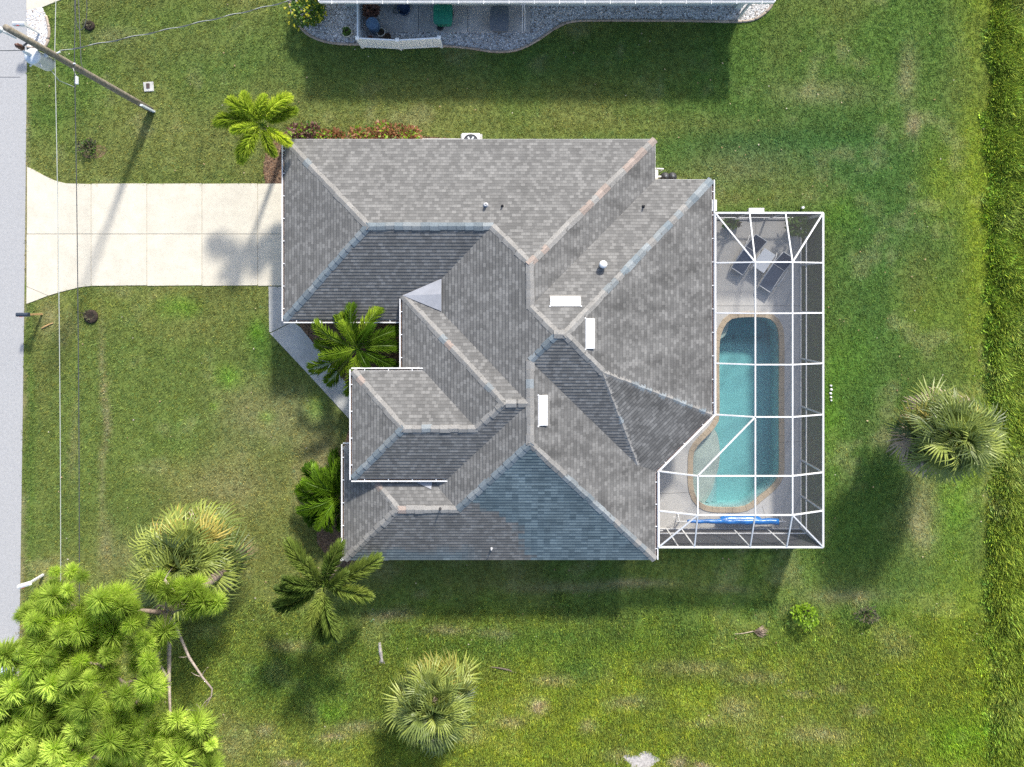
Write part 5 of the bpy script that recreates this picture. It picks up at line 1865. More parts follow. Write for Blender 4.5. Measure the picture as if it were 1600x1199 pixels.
# low planter with upright plant
c = P(585, 24, 0.06)
pl_ = thing('square_planter', 'square concrete planter with reddish plant by the fence', 'planter', c)
MB().prism([(c.x - .3, c.y - .3), (c.x + .3, c.y - .3), (c.x + .3, c.y + .3), (c.x - .3, c.y + .3)], 0.06, 0.5).build('box', CONC_G, pl_, bevel=0.02)
MB().prism([(c.x - .24, c.y - .24), (c.x + .24, c.y - .24), (c.x + .24, c.y + .24), (c.x - .24, c.y + .24)], 0.5, 0.515).build('soil', POTSOIL, pl_)
leaf_cloud((c.x, c.y, 0.75), 0.32, 0.32, 0.3, 140, 0.2, 9).build('foliage', L_PURP, pl_)
# barrel
c = P(587, 47, 0.03)
br_ = thing('barrel', 'blue plastic rain barrel beside the white fence', 'barrel', c)
MB().lathe((c.x, c.y, 0.03), [(0.25, 0), (0.28, 0.2), (0.29, 0.45), (0.28, 0.75), (0.25, 0.85)], 24).build('body', BLUE_PL, br_, True)
MB().lathe((c.x, c.y, 0.03), [(0.28, 0.85), (0.28, 0.89), (0.24, 0.9), (0.22, 0.88), (0.0, 0.89)], 24).build('lid', BLUE_PL, br_)
# shallow blue tub
c = P(632, 17, 0.06)
tb_ = thing('water_tub', 'round dark blue tub against the neighbouring wall', 'tub', c)
MB().lathe((c.x, c.y, 0.06), [(0.24, 0), (0.3, 0.3), (0.31, 0.32), (0.28, 0.32), (0.26, 0.08)], 24).build('shell', mat('navy_plastic', (0.03, 0.06, 0.13), 0.5), tb_, True)
c = P(620, 18, 0.06)
tag(MB().tube([(c.x + 0.16 * math.cos(a) * (1 - a * .01), c.y + 0.16 * math.sin(a), 0.1 + a * 0.012) for a in np.linspace(0, 16, 60)], 0.02, 6).build('garden_hose', mat('hose', (0.18, 0.19, 0.18), 0.6)), 'coiled grey garden hose beside the blue tub', 'hose')


def wheelie_bin(px, py, m, label, w=0.62, d=0.72, h=1.02):
    c = P(px, py, 0.06)
    root = thing('wheelie_bin', label, 'bin', c, 'bins on the neighbouring patio')
    b = MB()
    vs = []
    for z, k in ((0.12, 0.78), (h * 0.9, 1.0)):
        for i, j in ((-1, -1), (1, -1), (1, 1), (-1, 1)):
            vs.append((c.x + i * w / 2 * k, c.y + j * d / 2 * k, 0.06 + z))
    b.add(vs, [(3, 2, 1, 0), (4, 5, 6, 7), (0, 1, 5, 4), (1, 2, 6, 5), (2, 3, 7, 6), (3, 0, 4, 7)])
    b.build('body', m, root, bevel=0.04)
    l = MB()
    n = 8
    vs, fs = [], []
    for i in range(n + 1):
        t = i / n
        y = c.y + d / 2 * 1.06 - d * 1.12 * t
        z = 0.06 + h * 0.9 + 0.09 * math.sin(math.pi * (0.1 + 0.85 * t))
        k = 1.06 if 0.05 < t < 0.95 else 0.9
        vs += [(c.x - w / 2 * k, y, z - 0.05), (c.x - w / 2 * 0.7, y, z), (c.x + w / 2 * 0.7, y, z), (c.x + w / 2 * k, y, z - 0.05)]
    for i in range(n):
        for k in range(3):
            fs.append((i * 4 + k, i * 4 + k + 4, i * 4 + k + 5, i * 4 + k + 1))
    l.add(vs, fs).build('lid', m, root, True)
    MB().tube([(c.x - w * 0.4, c.y + d / 2 + 0.07, 0.9), (c.x + w * 0.4, c.y + d / 2 + 0.07, 0.9)], 0.02, 8).build('handle', m, root)
    for i in (-1, 1):
        MB().tube([(c.x + i * (w * 0.42), c.y + d * 0.36, 0.18), (c.x + i * (w * 0.42 + 0.06), c.y + d * 0.36, 0.18)], 0.12, 14).build('wheel', BLACK, root)


wheelie_bin(695, 33, GREEN_PL, 'green wheelie bin on the neighbouring patio', 0.82, 0.82)
wheelie_bin(781, 40, GREY_PL, 'charcoal grey wheelie bin on the neighbouring patio', 0.8, 1.0)
c = P(688, 44, 0.06)
tag(MB().lathe((c.x, c.y, 0.06), [(0.13, 0), (0.15, 0.05), (0.1, 0.07)], 14).build('drain_plate', BLACK), 'small black disc on the patio before the green bin', 'disc')
# service box with conduits
c = P(817, 26, 0.0)
eb = thing('electric_box', 'grey electric box with two white conduits by the patio', 'electric box', c)
MB().box((c.x, c.y + 0.35, 0.85), (0.24, 0.16, 0.36)).build('cabinet', GREY_METAL, eb, bevel=0.01)
for dx in (-0.03, 0.09):
    MB().tube([(c.x + dx, c.y - 0.75, 0.03), (c.x + dx, c.y - 0.05, 0.08), (c.x + dx, c.y + 0.12, 0.3), (c.x + dx * .6, c.y + 0.3, 0.7)], 0.03, 8).build('conduit', WHITE, eb, True)

# vinyl fence
fen = thing('vinyl_fence', 'white vinyl privacy fence screening the neighbouring patio', 'fence', P(567, 74))
fp = [P(567, 4), P(567, 74), P(627, 77), P(690, 73.5)]
for p in fp[1:]:
    po = MB().box((p.x, p.y, 0.65), (0.13, 0.13, 1.3)).build('post', VINYL, fen, bevel=0.005)
    MB().add([(p.x - .085, p.y - .085, 1.3), (p.x + .085, p.y - .085, 1.3), (p.x + .085, p.y + .085, 1.3), (p.x - .085, p.y + .085, 1.3), (p.x, p.y, 1.37)],
             [(0, 1, 4), (1, 2, 4), (2, 3, 4), (3, 0, 4), (3, 2, 1, 0)]).build('post_cap', VINYL, po)
for a, b in zip(fp, fp[1:]):
    MB().beam((a.x, a.y, 1.18), (b.x, b.y, 1.18), 0.06, 0.12).build('rail', VINYL, fen)
    MB().beam((a.x, a.y, 0.12), (b.x, b.y, 0.12), 0.06, 0.12).build('rail', VINYL, fen)
    L_ = (b - a).length
    nb = max(2, int(L_ / 0.3))
    for i in range(nb):
        p, q = a.lerp(b, (i + 0.02) / nb), a.lerp(b, (i + 0.98) / nb)
        MB().beam((p.x, p.y, 0.65), (q.x, q.y, 0.65), 0.03, 0.96).build('board', VINYL, fen)

# ------------------------------------------------------------------ neighbouring house
nx0, nx1 = P(521, 36).x, P(1180, 36).x
ny = P(0, 36).y
nh = thing('neighbouring_house', 'neighbouring house with white gutter and pale blue grey wall', 'house', ((nx0 + nx1) / 2, ny + 6, 0))
yw = P(0, 9.5).y
MB().prism([(nx0 + 0.6, yw), (nx1 - 0.9, yw), (nx1 - 0.9, yw + 11), (nx0 + 0.6, yw + 11)], 0, 2.45).build('wall', STUCCO_N, nh)
MB().prism([(nx0 + 0.02, ny + 0.02), (nx1 - 0.02, ny + 0.02), (nx1 - 0.02, ny + 12.4), (nx0 + 0.02, ny + 12.4)], 2.4, 2.42).build('soffit', WHITE, nh)
rx, ry2, rz2 = 6.2, 6.2, 2.6 + 6.2 * pt
nr = MB()
nr.add([(nx0, ny, 2.6), (nx1, ny, 2.6), (nx1, ny + 12.4, 2.6), (nx0, ny + 12.4, 2.6), (nx0 + 6.2, ny + 6.2, rz2), (nx1 - 6.2, ny + 6.2, rz2)],
       [(0, 1, 5, 4), (1, 2, 5), (2, 3, 4, 5), (3, 0, 4)])
nr.build('roof', mat('neighbour_roof', (0.45, 0.44, 0.42), 0.9, 0.1, 5, 0.3, 12), nh)
for a, b in (((nx0, ny, 2.5), (nx1, ny, 2.5)), ((nx0, ny + 12.4, 2.5), (nx0, ny, 2.5)), ((nx1, ny, 2.5), (nx1, ny + 12.4, 2.5))):
    MB().beam(a, b, 0.1, 0.18).build('gutter', WHITE, nh)
for i in range(18):
    x = nx0 + (nx1 - nx0) * (i + 0.5) / 18
    MB().box((x, ny - 0.04, 2.6), (0.03, 0.16, 0.02)).build('hanger', WHITE, nh)
MB().box((P(736, 5).x, yw - 0.25, 1.6), (0.9, 0.45, 0.06), 0, Matrix.Rotation(R(-10), 3, 'X')).build('awning', WHITE, nh)
q0, q1 = P(1154, 3, 2.45), P(1152, 30)
MB().box((q1.x, q1.y, 1.2), (0.09, 0.1, 2.4)).build('downspout', WHITE, nh)
MB().beam((q1.x, q1.y, 2.4), (q1.x + 0.12, ny, 2.45), 0.08, 0.08).build('downspout_elbow', WHITE, nh)
MB().box((P(0, 0).x * 0 + P(1153, 0).x, yw, 1.2), (0.3, 0.3, 2.4)).build('corner_post', STUCCO_N, nh)

# ------------------------------------------------------------------ equipment round the house
c = P(737, 214)
ac = thing('air_conditioner', 'white air conditioner unit tucked under the north eave', 'air conditioner', (c.x, c.y + 0.05, 0))
c.y = 7.0
ac.location = (c.x, c.y, 0)
MB().box((c.x, c.y - 0.02, 0.42), (0.86, 0.8, 0.74)).build('cabinet', WHITE, ac, bevel=0.06)
MB().lathe((c.x, c.y - 0.02, 0.79), [(0.34, 0), (0.34, 0.02), (0.31, 0.02), (0.31, 0.0)], 24).build('fan_ring', BLACK, ac)
MB().lathe((c.x, c.y - 0.02, 0.78), [(0.3, 0.0), (0.3, 0.02), (0.02, 0.02)], 24).build('fan_grille', DARK_METAL, ac)
for i in range(3):
    MB().box((c.x, c.y - 0.02, 0.815), (0.5, 0.07, 0.01), i * 2.09).build('fan_blade', GREY_METAL, ac)
MB().box((c.x, c.y, 0.03), (1.0, 0.95, 0.07)).build('base_pad', CONC_G, ac)
o = MB().prism(pxpoly([(690, 216), (744, 216), (744, 240), (690, 240)]), -0.05, 0.05).build('concrete_strip', CONC_G)
o2 = MB().prism([(P(660, 0).x, 6.3), (c.x - 0.52, 6.3), (c.x - 0.52, 7.28), (P(660, 0).x, 7.28)], -0.05, 0.055).build('equipment_pad', CONC_G)
bpy.data.objects.remove(o)
tag(o2, 'narrow concrete strip beside the air conditioner along the north wall', 'pad')
mx_ = P(476, 0).x
o = thing('meter_box', 'white electric meter box on the garage wall among the shrubs', 'meter box', (mx_, 6.6, 0))
MB().box((-8.75, 6.78, 1.5), (0.9, 0.3, 0.08)).build('shelf', GREY_METAL, o, bevel=0.01)
MB().box((-8.55, 6.5, 1.1), (1.2, 0.4, 0.7)).build('cabinet', GREY_METAL, o, bevel=0.01)
o.location = (0, 0, 0)
for ch in o.children:
    ch.location = (mx_, 6.6, 0)
    ch.location = (-(-0), 0, 0)
for ch in o.children:
    for v in ch.data.vertices:
        v.co += Vector((mx_, 6.6, 0))
eq = thing('pool_pump', 'cream pool filter and valves beside the rear corner', 'pool pump', P(1016, 274))
e0 = P(1016, 276)
MB().box((e0.x, e0.y, 0.45), (0.4, 0.5, 0.9)).build('cabinet', mat('cream_plastic', (0.68, 0.66, 0.58), 0.5), eq, bevel=0.03)
MB().tube([(e0.x + 0.1, e0.y + 0.22, 0.9), (e0.x + 0.42, e0.y + 0.2, 0.9), (e0.x + 0.42, e0.y + 0.2, 0.05)], 0.035, 8).build('pipe', WHITE, eq, True)
MB().tube([(e0.x + 0.1, e0.y - 0.12, 0.75), (e0.x + 0.34, e0.y - 0.12, 0.75), (e0.x + 0.34, e0.y - 0.12, 0.05)], 0.035, 8).build('pipe', WHITE, eq, True)
for i, px in enumerate((1036, 1047)):
    p = P(px, 279)
    k = thing('filter_tank', ('black round filter tank beside the cream pool pump', 'black round filter tank close to the garden tap corner')[i], 'tank', p, 'pool filter tanks')
    MB().lathe((p.x, p.y, 0), [(0.2, 0), (0.22, 0.1), (0.22, 0.45), (0.18, 0.58), (0.06, 0.62)], 18).build('shell', BLACK, k, True)
    MB().lathe((p.x, p.y, 0.6), [(0.06, 0), (0.06, 0.08), (0.02, 0.1)], 10).build('valve_cap', GREY_PL, k)

# water meter box
c = P(232, 135)
wm = thing('water_meter_box', 'square concrete meter box with brown lid set in the lawn', 'meter box', c)
vs_ = [P(224, 129), P(240, 128), P(241, 143), P(226, 144)]
MB().prism([tuple(p[:2]) for p in vs_], -0.05, 0.05).build('frame', CONC_G, wm, bevel=0.02)
MB().box((c.x, c.y, 0.055), (0.16, 0.24, 0.02), 0.05).build('lid', mat('rusty_lid', (0.07, 0.05, 0.045), 0.8, 0.3), wm)


# ------------------------------------------------------------------ pole and lines
pb2 = P(236, 172)
X_ = pb2.x
top = Vector((X_, 8.9, 10.05))
pole = thing('utility_pole', 'tall weathered wooden utility pole on the front lawn', 'utility pole', pb2)


def pole_at(z):
    t = z / 10.05
    return Vector((X_, pb2.y + (8.9 - pb2.y) * t, z))


MB().tube([pole_at(z) for z in (-0.1, 2, 4, 6, 8, 10.05)], [0.14, 0.135, 0.13, 0.125, 0.118, 0.11], 18).build('mast', WOOD, pole, True)
MB().box(pole_at(0.6) + Vector((0.15, -0.1, 0)), (0.12, 0.08, 1.3)).build('ground_guard', GREY_METAL, pole)
tc_ = Vector((X_ - 0.34, 8.55, 7.2))
tr_ = MB().lathe(tc_, [(0.02, -0.06), (0.2, -0.04), (0.27, 0.02), (0.27, 0.86), (0.29, 0.88), (0.29, 0.93), (0.24, 0.99), (0.05, 1.03)], 26).build('transformer', GREY_METAL, pole, True)
MB().lathe(tc_ + Vector((-0.03, 0.05, 1.0)), [(0.07, 0), (0.09, 0.05), (0.06, 0.1), (0.09, 0.16), (0.06, 0.22), (0.08, 0.28), (0.05, 0.36), (0.02, 0.44)], 12).build('bushing', GREY_METAL, tr_, True)
for a in (0.2, 1.4):
    MB().tube([tc_ + Vector((math.cos(a - 2.4) * 0.27, math.sin(a - 2.4) * 0.27, 0.7)), tc_ + Vector((math.cos(a - 2.4) * 0.38, math.sin(a - 2.4) * 0.38, 0.72))], 0.03, 8).build('terminal', WHITE, tr_)
MB().box(tc_ + Vector((0.22, 0.1, 0.6)), (0.25, 0.12, 0.1), 0.5).build('bracket', GREY_METAL, pole)
pi = Vector((X_ - 0.02, 8.72, 9.9))
MB().tube([pole_at(9.5) + Vector((-0.02, -0.16, 0)), pole_at(10.3) + Vector((-0.04, -0.18, 0))], 0.03, 8).build('pole_pin', GREY_METAL, pole)
MB().lathe(pole_at(10.25) + Vector((-0.04, -0.18, 0)), [(0.06, 0), (0.12, 0.04), (0.07, 0.1), (0.11, 0.15), (0.07, 0.2), (0.08, 0.27), (0.03, 0.32)], 14).build('insulator', GREY_METAL, pole, True)
MB().lathe(pole_at(8.75) + Vector((-0.3, -0.22, 0)), [(0.05, -0.05), (0.1, 0), (0.06, 0.07), (0.1, 0.12), (0.06, 0.2), (0.09, 0.25), (0.04, 0.36)], 12).build('fuse_cutout', BROWN_INS, pole, True)
MB().beam(pole_at(8.8), pole_at(8.8) + Vector((-0.3, -0.22, 0)), 0.05, 0.05).build('cutout_arm', DARK_METAL, pole)
MB().tube([pole_at(7.9) + Vector((-0.4, -0.2, 0.3)), pole_at(8.7) + Vector((-0.3, -0.22, 0))], 0.012, 6).build('jumper', CABLE, pole)
MB().tube([pole_at(6.4) + Vector((0.1, -0.15, 0)), pole_at(6.3) + Vector((0.2, -0.5, 0)), pole_at(6.1) + Vector((0.02, -0.8, 0)), pole_at(6.6) + Vector((-0.3, -0.7, 0)), pole_at(7.0) + Vector((-0.4, -0.4, 0))], 0.014, 6).build('drip_loop', ALWIRE, pole, True)
MB().tube([pole_at(7.4) + Vector((0, 0.02, 0)), pole_at(7.4) + Vector((0.22, 0.12, 0))], 0.03, 8).build('clevis', GREY_METAL, pole)
MB().tube([pole_at(6.4), pole_at(6.4) + Vector((0.2, 0.02, 0))], 0.03, 8).build('clevis', GREY_METAL, pole)


def line(name, pts, r_, m, label, cat='cable', n=6):
    return tag(MB().tube(pts, r_, n).build(name, m), label, cat, 'street cables')


def sag(z0, z1, y0, y1, s):
    return lambda y: z0 + (z1 - z0) * ((y - y0) / (y1 - y0)) - s * 4 * ((y - y0) / (y1 - y0)) * (1 - (y - y0) / (y1 - y0))


def span(x, yp, zp, s):
    out = []
    for y in np.linspace(yp + 40, yp, 20):
        t = (y - yp) / 40
        out.append((x, y, zp - s * 4 * t * (1 - t)))
    for y in np.linspace(yp, yp - 40, 30)[1:]:
        t = (yp - y) / 40
        out.append((x, y, zp - s * 4 * t * (1 - t)))
    return out


line('power_cable', span(X_ + 0.02, 9.02, 7.4, 0.36), 0.014, ALWIRE, 'pale bare neutral wire running along the street lawn')
line('telephone_cable', span(X_ + 0.16, 9.0, 6.4, 0.32), 0.018, CABLE, 'dark telephone cable running along the street lawn')
a, b = pole_at(7.4) + Vector((0.2, 0.14, 0)), P(590, -36, 3.4)
sd, sw = [], []
for i in range(80):
    t = i / 79
    p = a.lerp(b, t) - Vector((0, 0, 0.35 * 4 * t * (1 - t)))
    tw = i * 0.8
    sd.append(p)
    sw.append(p + Vector((0.02 * math.sin(tw), 0.02 * math.cos(tw), 0.025 * math.cos(tw))))
dr_ = thing('service_drop', 'twisted service cable from the pole to the neighbouring house', 'cable', a)
MB().tube(sd, 0.015, 6).build('insulated_strand', CABLE, dr_)
MB().tube(sw, 0.011, 6).build('bare_strand', ALWIRE, dr_)
line('cross_street_wire', [(X_ - 0.5, 8.75, 8.15), (-30, 8.6, 8.3), (-60, 8.4, 8.8)], 0.014, CABLE, 'dark thin wire crossing the street from the transformer')
# amplifier hanging from the telephone cable
p = Vector((X_ + 0.18, 8.2, 6.3))
am = thing('cable_splice', 'small grey splice box hanging on the telephone cable', 'splice box', p)
MB().box(p, (0.12, 0.3, 0.12)).build('case', GREY_METAL, am, bevel=0.02)
MB().tube([p + Vector((0, 0.2, 0)), p + Vector((0.25, 0.35, -0.1)), p + Vector((0.12, 0.7, -0.1)), p + Vector((0.05, 3.2, -0.05))], 0.014, 6).build('slack_loop', CABLE, am, True)
p = Vector((X_ + 0.16, 11.1, 6.25))
am = thing('cable_loop', 'dark slack loop of telephone cable above the lawn', 'cable', p)
MB().tube([p + Vector((0.18 * math.sin(a) + 0.1, 0.9 * math.cos(a), -0.1 - 0.1 * math.sin(a))) for a in np.linspace(0, 6.28, 30)], 0.014, 6).build('loop', CABLE, am, True)


# ------------------------------------------------------------------ mailboxes, car, lawn bits
def mailbox(px, py, m, mp, label, rot=0.0, h=1.05, post='single'):
    c = P(px, py)
    root = thing('mailbox', label, 'mailbox', c, 'kerbside mailboxes')
    MB().box((c.x, c.y, h / 2), (0.09, 0.09, h)).build('post', mp, root, bevel=0.005)
    d = Vector((math.cos(rot), math.sin(rot), 0))
    s = Vector((-d.y, d.x, 0))
    b = MB()
    vs = []
    prof = [(-0.09, 0), (-0.09, 0.12), (-0.07, 0.18), (0, 0.21), (0.07, 0.18), (0.09, 0.12), (0.09, 0)]
    for l in (-0.12, 0.42):
        for w, z in prof:
            vs.append(c + d * l + s * w + Vector((0, 0, h + z)))
    n = 7
    b.add(vs, [list(range(n))[::-1], list(range(n, 2 * n))] + [(i, (i + 1) % n, n + (i + 1) % n, n + i) for i in range(n)])
    b.build('box', m, root)
    MB().box(c + d * 0.425 + Vector((0, 0, h + 0.1)), (0.01, 0.16, 0.16), rot).build('door', m, root)
    MB().box(c + d * 0.2 + s * 0.1 + Vector((0, 0, h + 0.16)), (0.14, 0.01, 0.05), rot).build('flag', mat('flag_red', (0.45, 0.03, 0.02), 0.5), root)
    MB().beam(c + d * 0.05 + Vector((0, 0, h - 0.35)), c + d * 0.3 + Vector((0, 0, h - 0.02)), 0.05, 0.05).build('brace', mp, root)


mailbox(66, 491, mat('navy_paint', (0.03, 0.04, 0.06), 0.4, 0.1), TEAK, 'dark mailbox on a wooden post below the driveway mouth', math.pi)
mailbox(62, 52, WHITE, WHITE, 'white mailbox standing in the small white gravel bed', math.pi, 1.1)
mailbox(68, 898, WHITE, WHITE, 'white mailbox with leaning post beside the pine', math.pi + 0.3, 1.05)
c = P(74, 509)
tag(MB().tube([P(65, 513, 0.03), P(72, 509.5, 0.05), P(83, 504.5, 0.03)], [0.035, 0.04, 0.02], 6).build('stick', TEAK), 'pale tan stick lying on the lawn near the dark mailbox', 'stick')
# a dead frond, a dry branch, husks
o = thing('dead_frond', 'grey weathered palm boot lying in the grass near the fan palm', 'dead frond', P(596, 1020))
MB().tube([P(593, 1004, 0.04), P(594.5, 1018, 0.06), P(597, 1034, 0.04)], [0.06, 0.09, 0.05], 8).build('stalk', mat('grey_husk', (0.34, 0.31, 0.29), 0.9, 0.3, 10, 0.6, 20), o)
for dx in (-4, 0, 4):
    MB().tube([P(596, 1028, 0.05), P(597 + dx, 1037, 0.03)], [0.05, 0.015], 6).build('splinter', MATS['grey_husk'], o)
o = thing('dead_frond', 'pale dry palm frond fallen in the rough grass behind the house', 'dead frond', P(1188, 986))
MB().tube([P(1147, 991, 0.04), P(1160, 990, 0.06), P(1177, 986.5, 0.08)], [0.015, 0.02, 0.025], 6).build('stalk', L_SABD, o)
for k in range(13):
    a = R(-34 + k * 5.6)
    q = P(1177, 986.5, 0.08)
    l = 0.75 * random.uniform(0.75, 1.05)
    d = Vector((math.cos(a), math.sin(a) - 0.05, 0))
    s = Vector((-d.y, d.x, 0)) * 0.028
    MB().add([q, q + d * l * 0.5 + s + Vector((0, 0, 0.06)), q + d * l - Vector((0, 0, 0.03)), q + d * l * 0.5 - s + Vector((0, 0, 0.05))], [(0, 1, 2), (0, 2, 3)]).build('blade', L_SABD, o)
tag(MB().tube([P(764, 1042, 0.05), P(780, 1044, 0.1), P(795, 1047, 0.07), P(803, 1051, 0.04)], [0.015, 0.03, 0.04, 0.02], 6).build('fallen_branch', mat('dark_branch', (0.13, 0.1, 0.08), 0.9, 0.3)),
    'thin fallen branch in the grass right of the yellow fan palm', 'branch')
o = P(1000, 1186)
sand = smooth_closed([(o.x + r_ * math.cos(a), o.y + r_ * 0.55 * math.sin(a)) for a, r_ in zip(np.linspace(0, 6.28, 13)[:-1], (.95, .7, .8, .5, .35, .8, .8, .6, .8, .9, .85, .8))], 4)
tag(MB().prism(sand, -0.03, 0.012).build('sand_patch', mat('pale_sand', (0.42, 0.39, 0.36), 0.95, 0.35, 9, 0.6, 25, stain=0.2)), 'pale bare sand patch in the rough field', 'sand', kind='structure')
for i, (px, py, r_) in enumerate([(1298, 603, .05), (1298.5, 609, .06), (1297.5, 615, .06), (1298, 621, .05), (1298.5, 626, .04)]):
    c = P(px, py, 0.02)
    tag(MB().lathe(c, [(r_ * 1.1, -0.02), (r_, 0.05), (r_ * .5, .08)], 9).build('white_stone', STONE), 'small white stone in a short row beside the pool cage', 'stone', 'stones beside the pool cage')
c = P(1253, 325, 0.02)
tag(MB().tube([c, c + Vector((0, 0, 0.18))], 0.06, 12).build('cleanout_pipe', WHITE), 'short white drain pipe stub in the lawn above the pool cage', 'pipe')
# debris by the white mailbox
# parked car beyond the pine
cc = Vector((-24.0, -18.9, 0.02))
car = thing('parked_car', 'pale blue car parked on the street under the pine', 'car', cc)
prof = [(2.2, 0.35, 0.78), (2.25, 0.55, 0.8), (2.1, 0.78, 0.82), (1.2, 0.95, 0.82), (0.45, 1.42, 0.62), (-0.9, 1.45, 0.62), (-1.7, 1.02, 0.78), (-2.15, 0.95, 0.78), (-2.25, 0.5, 0.78), (-2.2, 0.35, 0.76)]
b = MB()
vs = []
for y, z, w in prof:
    vs += [cc + Vector((-w, y, z)), cc + Vector((w, y, z))]
n = len(prof)
fs = [(2 * i, 2 * i + 1, 2 * i + 3, 2 * i + 2) for i in range(n - 1)]
for sd_ in (0, 1):
    fs.append([2 * i + sd_ for i in range(n)][::(1 if sd_ else -1)])
fs.append((2 * n - 2, 2 * n - 1, 1, 0))
b.add(vs, fs).build('body', CARPAINT, car, bevel=0.06)


def carq(y0, z0, w0, y1, z1, w1, nm, k=0.012):
    up = Vector((0, -(z1 - z0), (y1 - y0))).normalized()
    if up.z < 0:
        up = -up
    up *= k
    MB().add([cc + Vector((-w0, y0, z0)) + up, cc + Vector((w0, y0, z0)) + up, cc + Vector((w1, y1, z1)) + up, cc + Vector((-w1, y1, z1)) + up], [(0, 1, 2, 3)]).build(nm, GLASS, car)


carq(1.1, 1.01, 0.7, 0.52, 1.375, 0.55, 'windshield')
carq(-1.62, 1.065, 0.66, -0.98, 1.41, 0.55, 'rear_window')
for sx in (-1, 1):
    for y in (1.4, -1.4):
        w = MB().tube([cc + Vector((sx * 0.62, y, 0.32)), cc + Vector((sx * 0.84, y, 0.32))], 0.32, 20).build('wheel', BLACK, car)
        MB().tube([cc + Vector((sx * 0.83, y, 0.32)), cc + Vector((sx * 0.86, y, 0.32))], 0.2, 16).build('rim', GREY_METAL, w)
    MB().box(cc + Vector((sx * 0.95, 0.75, 1.0)), (0.2, 0.1, 0.12)).build('mirror', CARPAINT, car, bevel=0.02)
    MB().box(cc + Vector((sx * 0.6, 2.22, 0.68)), (0.3, 0.06, 0.12)).build('headlight', WHITE, car)

# ------------------------------------------------------------------ grass
def blades(name, pts, h, w, n, spread_, seed, m, label, cat, jit=0.3, up=0.55, tint=None):
    r = np.random.default_rng(seed)
    N = len(pts)
    col = grass_color(pts[:, 0], pts[:, 1])
    if tint is not None:
        col = col * tint
    tj = np.exp(r.normal(0, jit, (N, 1)))
    hj = r.normal(0, 0.1, (N, 1))
    col = col * tj * np.concatenate([1 + hj * 1.2, 1 + hj * 0.2, 1 - hj], 1)
    if callable(h):
        hh = h(pts[:, 0], pts[:, 1])
    else:
        hh = np.full(N, h)
    base = np.repeat(pts, n, 0) + r.normal(0, spread_, (N * n, 2))
    az = r.uniform(0, 2 * np.pi, N * n)
    hl = np.repeat(hh, n) * r.uniform(0.6, 1.35, N * n)
    lean = r.uniform(0.35, 1.0, N * n)
    ax = az + 1.57 + r.normal(0, 0.3, N * n)
    V = np.zeros((N * n, 3, 3))
    ww_ = w * r.uniform(0.7, 1.3, N * n) / 2
    V[:, 0, 0] = base[:, 0] + np.cos(ax) * ww_
    V[:, 0, 1] = base[:, 1] + np.sin(ax) * ww_
    V[:, 1, 0] = base[:, 0] - np.cos(ax) * ww_
    V[:, 1, 1] = base[:, 1] - np.sin(ax) * ww_
    V[:, :2, 2] = 0.004
    V[:, 2, 0] = base[:, 0] + np.cos(az) * hl * lean
    V[:, 2, 1] = base[:, 1] + np.sin(az) * hl * lean
    V[:, 2, 2] = hl * up * r.uniform(0.6, 1.3, N * n)
    C = np.repeat(col, n, 0) * np.exp(r.normal(0, 0.15, (N * n, 1)))
    o = np_mesh(name, V.reshape(-1, 3), np.arange(N * n * 3).reshape(-1, 3), np.repeat(C, 3, 0), m)
    return tag(o, label, cat, kind='stuff')


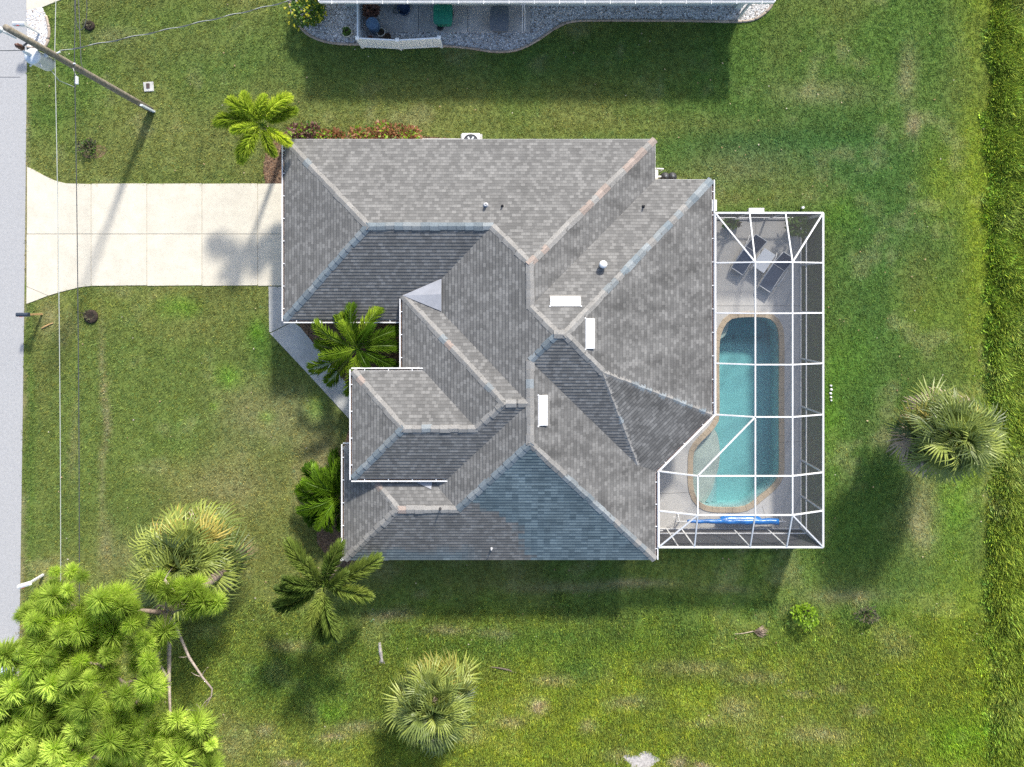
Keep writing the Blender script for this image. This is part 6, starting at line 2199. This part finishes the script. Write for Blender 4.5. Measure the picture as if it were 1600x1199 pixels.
GRASSM = attr_mat('grass_blades', 0.7, 0.3)
pts = rng.uniform([-23.2, -23.2], [24.8, 14.8], (215000, 2))
px, py = pts[:, 0] * K + 800, 460 - pts[:, 1] * K
m_ = np.zeros(len(pts), bool)
for b_ in bare:
    m_ |= inside(b_, pts[:, 0], pts[:, 1])
road_edge_x = np.interp(py, [-60, 120, 480, 980, 1260], [43, 42, 38, 31, 28])
m_ |= px < road_edge_x + 1.5 + 2.5 * vn(pts[:, 0], pts[:, 1], 0.5, 5)
m_ |= inside(sand, pts[:, 0], pts[:, 1])
wob = (fbm(pts[:, 0], pts[:, 1], 2.0, 71) - 0.5) * 50
field = (py + wob * 2.2 + 60 * (vn(pts[:, 0], pts[:, 1], 0.3, 77) - 0.5) > 965) & ~m_
weeds = (px + wob * 0.9 + 26 * (vn(pts[:, 0], pts[:, 1], 0.4, 78) - 0.5) > 1550) & ~m_
lawn = ~m_ & ~field & ~weeds
# thin turf where it is dry
thin = vn(pts[:, 0], pts[:, 1], 0.35, 91) < 0.06
blades('lawn_grass', pts[lawn & ~thin], 0.1, 0.03, 5, 0.05, 1, GRASSM, 'short mown lawn grass round the house', 'grass', 0.22)
f_ = pts[field & ~weeds]
f2 = f_ + rng.normal(0, 0.1, f_.shape)
fall = np.concatenate([f_, f2])
fall = fall[~inside(sand, fall[:, 0], fall[:, 1])]
blades('field_grass', fall, lambda x, y: 0.1 + 0.11 * fbm(x, y, 1.2, 33), 0.036, 6, 0.06, 2, GRASSM, 'rough uncut grass and weeds south of the house', 'grass', 0.3, 0.6)
wv = pts[weeds]
wv = np.concatenate([wv + rng.normal(0, 0.15, wv.shape) for _ in range(4)])
wpx = wv[:, 0] * K + 800
wv = wv[wpx > 1515]
blades('tall_weeds', wv, lambda x, y: (0.14 + 0.5 * fbm(x, y, 0.9, 35)) * (0.35 + 0.65 * ss(1535, 1575, x * K + 800)), 0.07, 7, 0.07, 3, GRASSM, 'strip of tall wild weeds along the rear boundary', 'weeds', 0.4, 0.8, tint=np.array([1.2, 1.35, 1.3]))

# fallen leaves and flecks in the turf
scatter_chips('leaf_litter', [(-22.4, -22), (24, -22), (24, 14), (-22.4, 14)], 330, 0.042, [(0.42, 0.34, 0.2), (0.36, 0.26, 0.14), (0.46, 0.42, 0.32), (0.3, 0.2, 0.1)],
              'scattered dry leaves and pale flecks on the grass', 'leaf litter', 71, 0.25, 0.05,
              lambda x, y: np.any([inside(b_, x, y) for b_ in bare], axis=0))
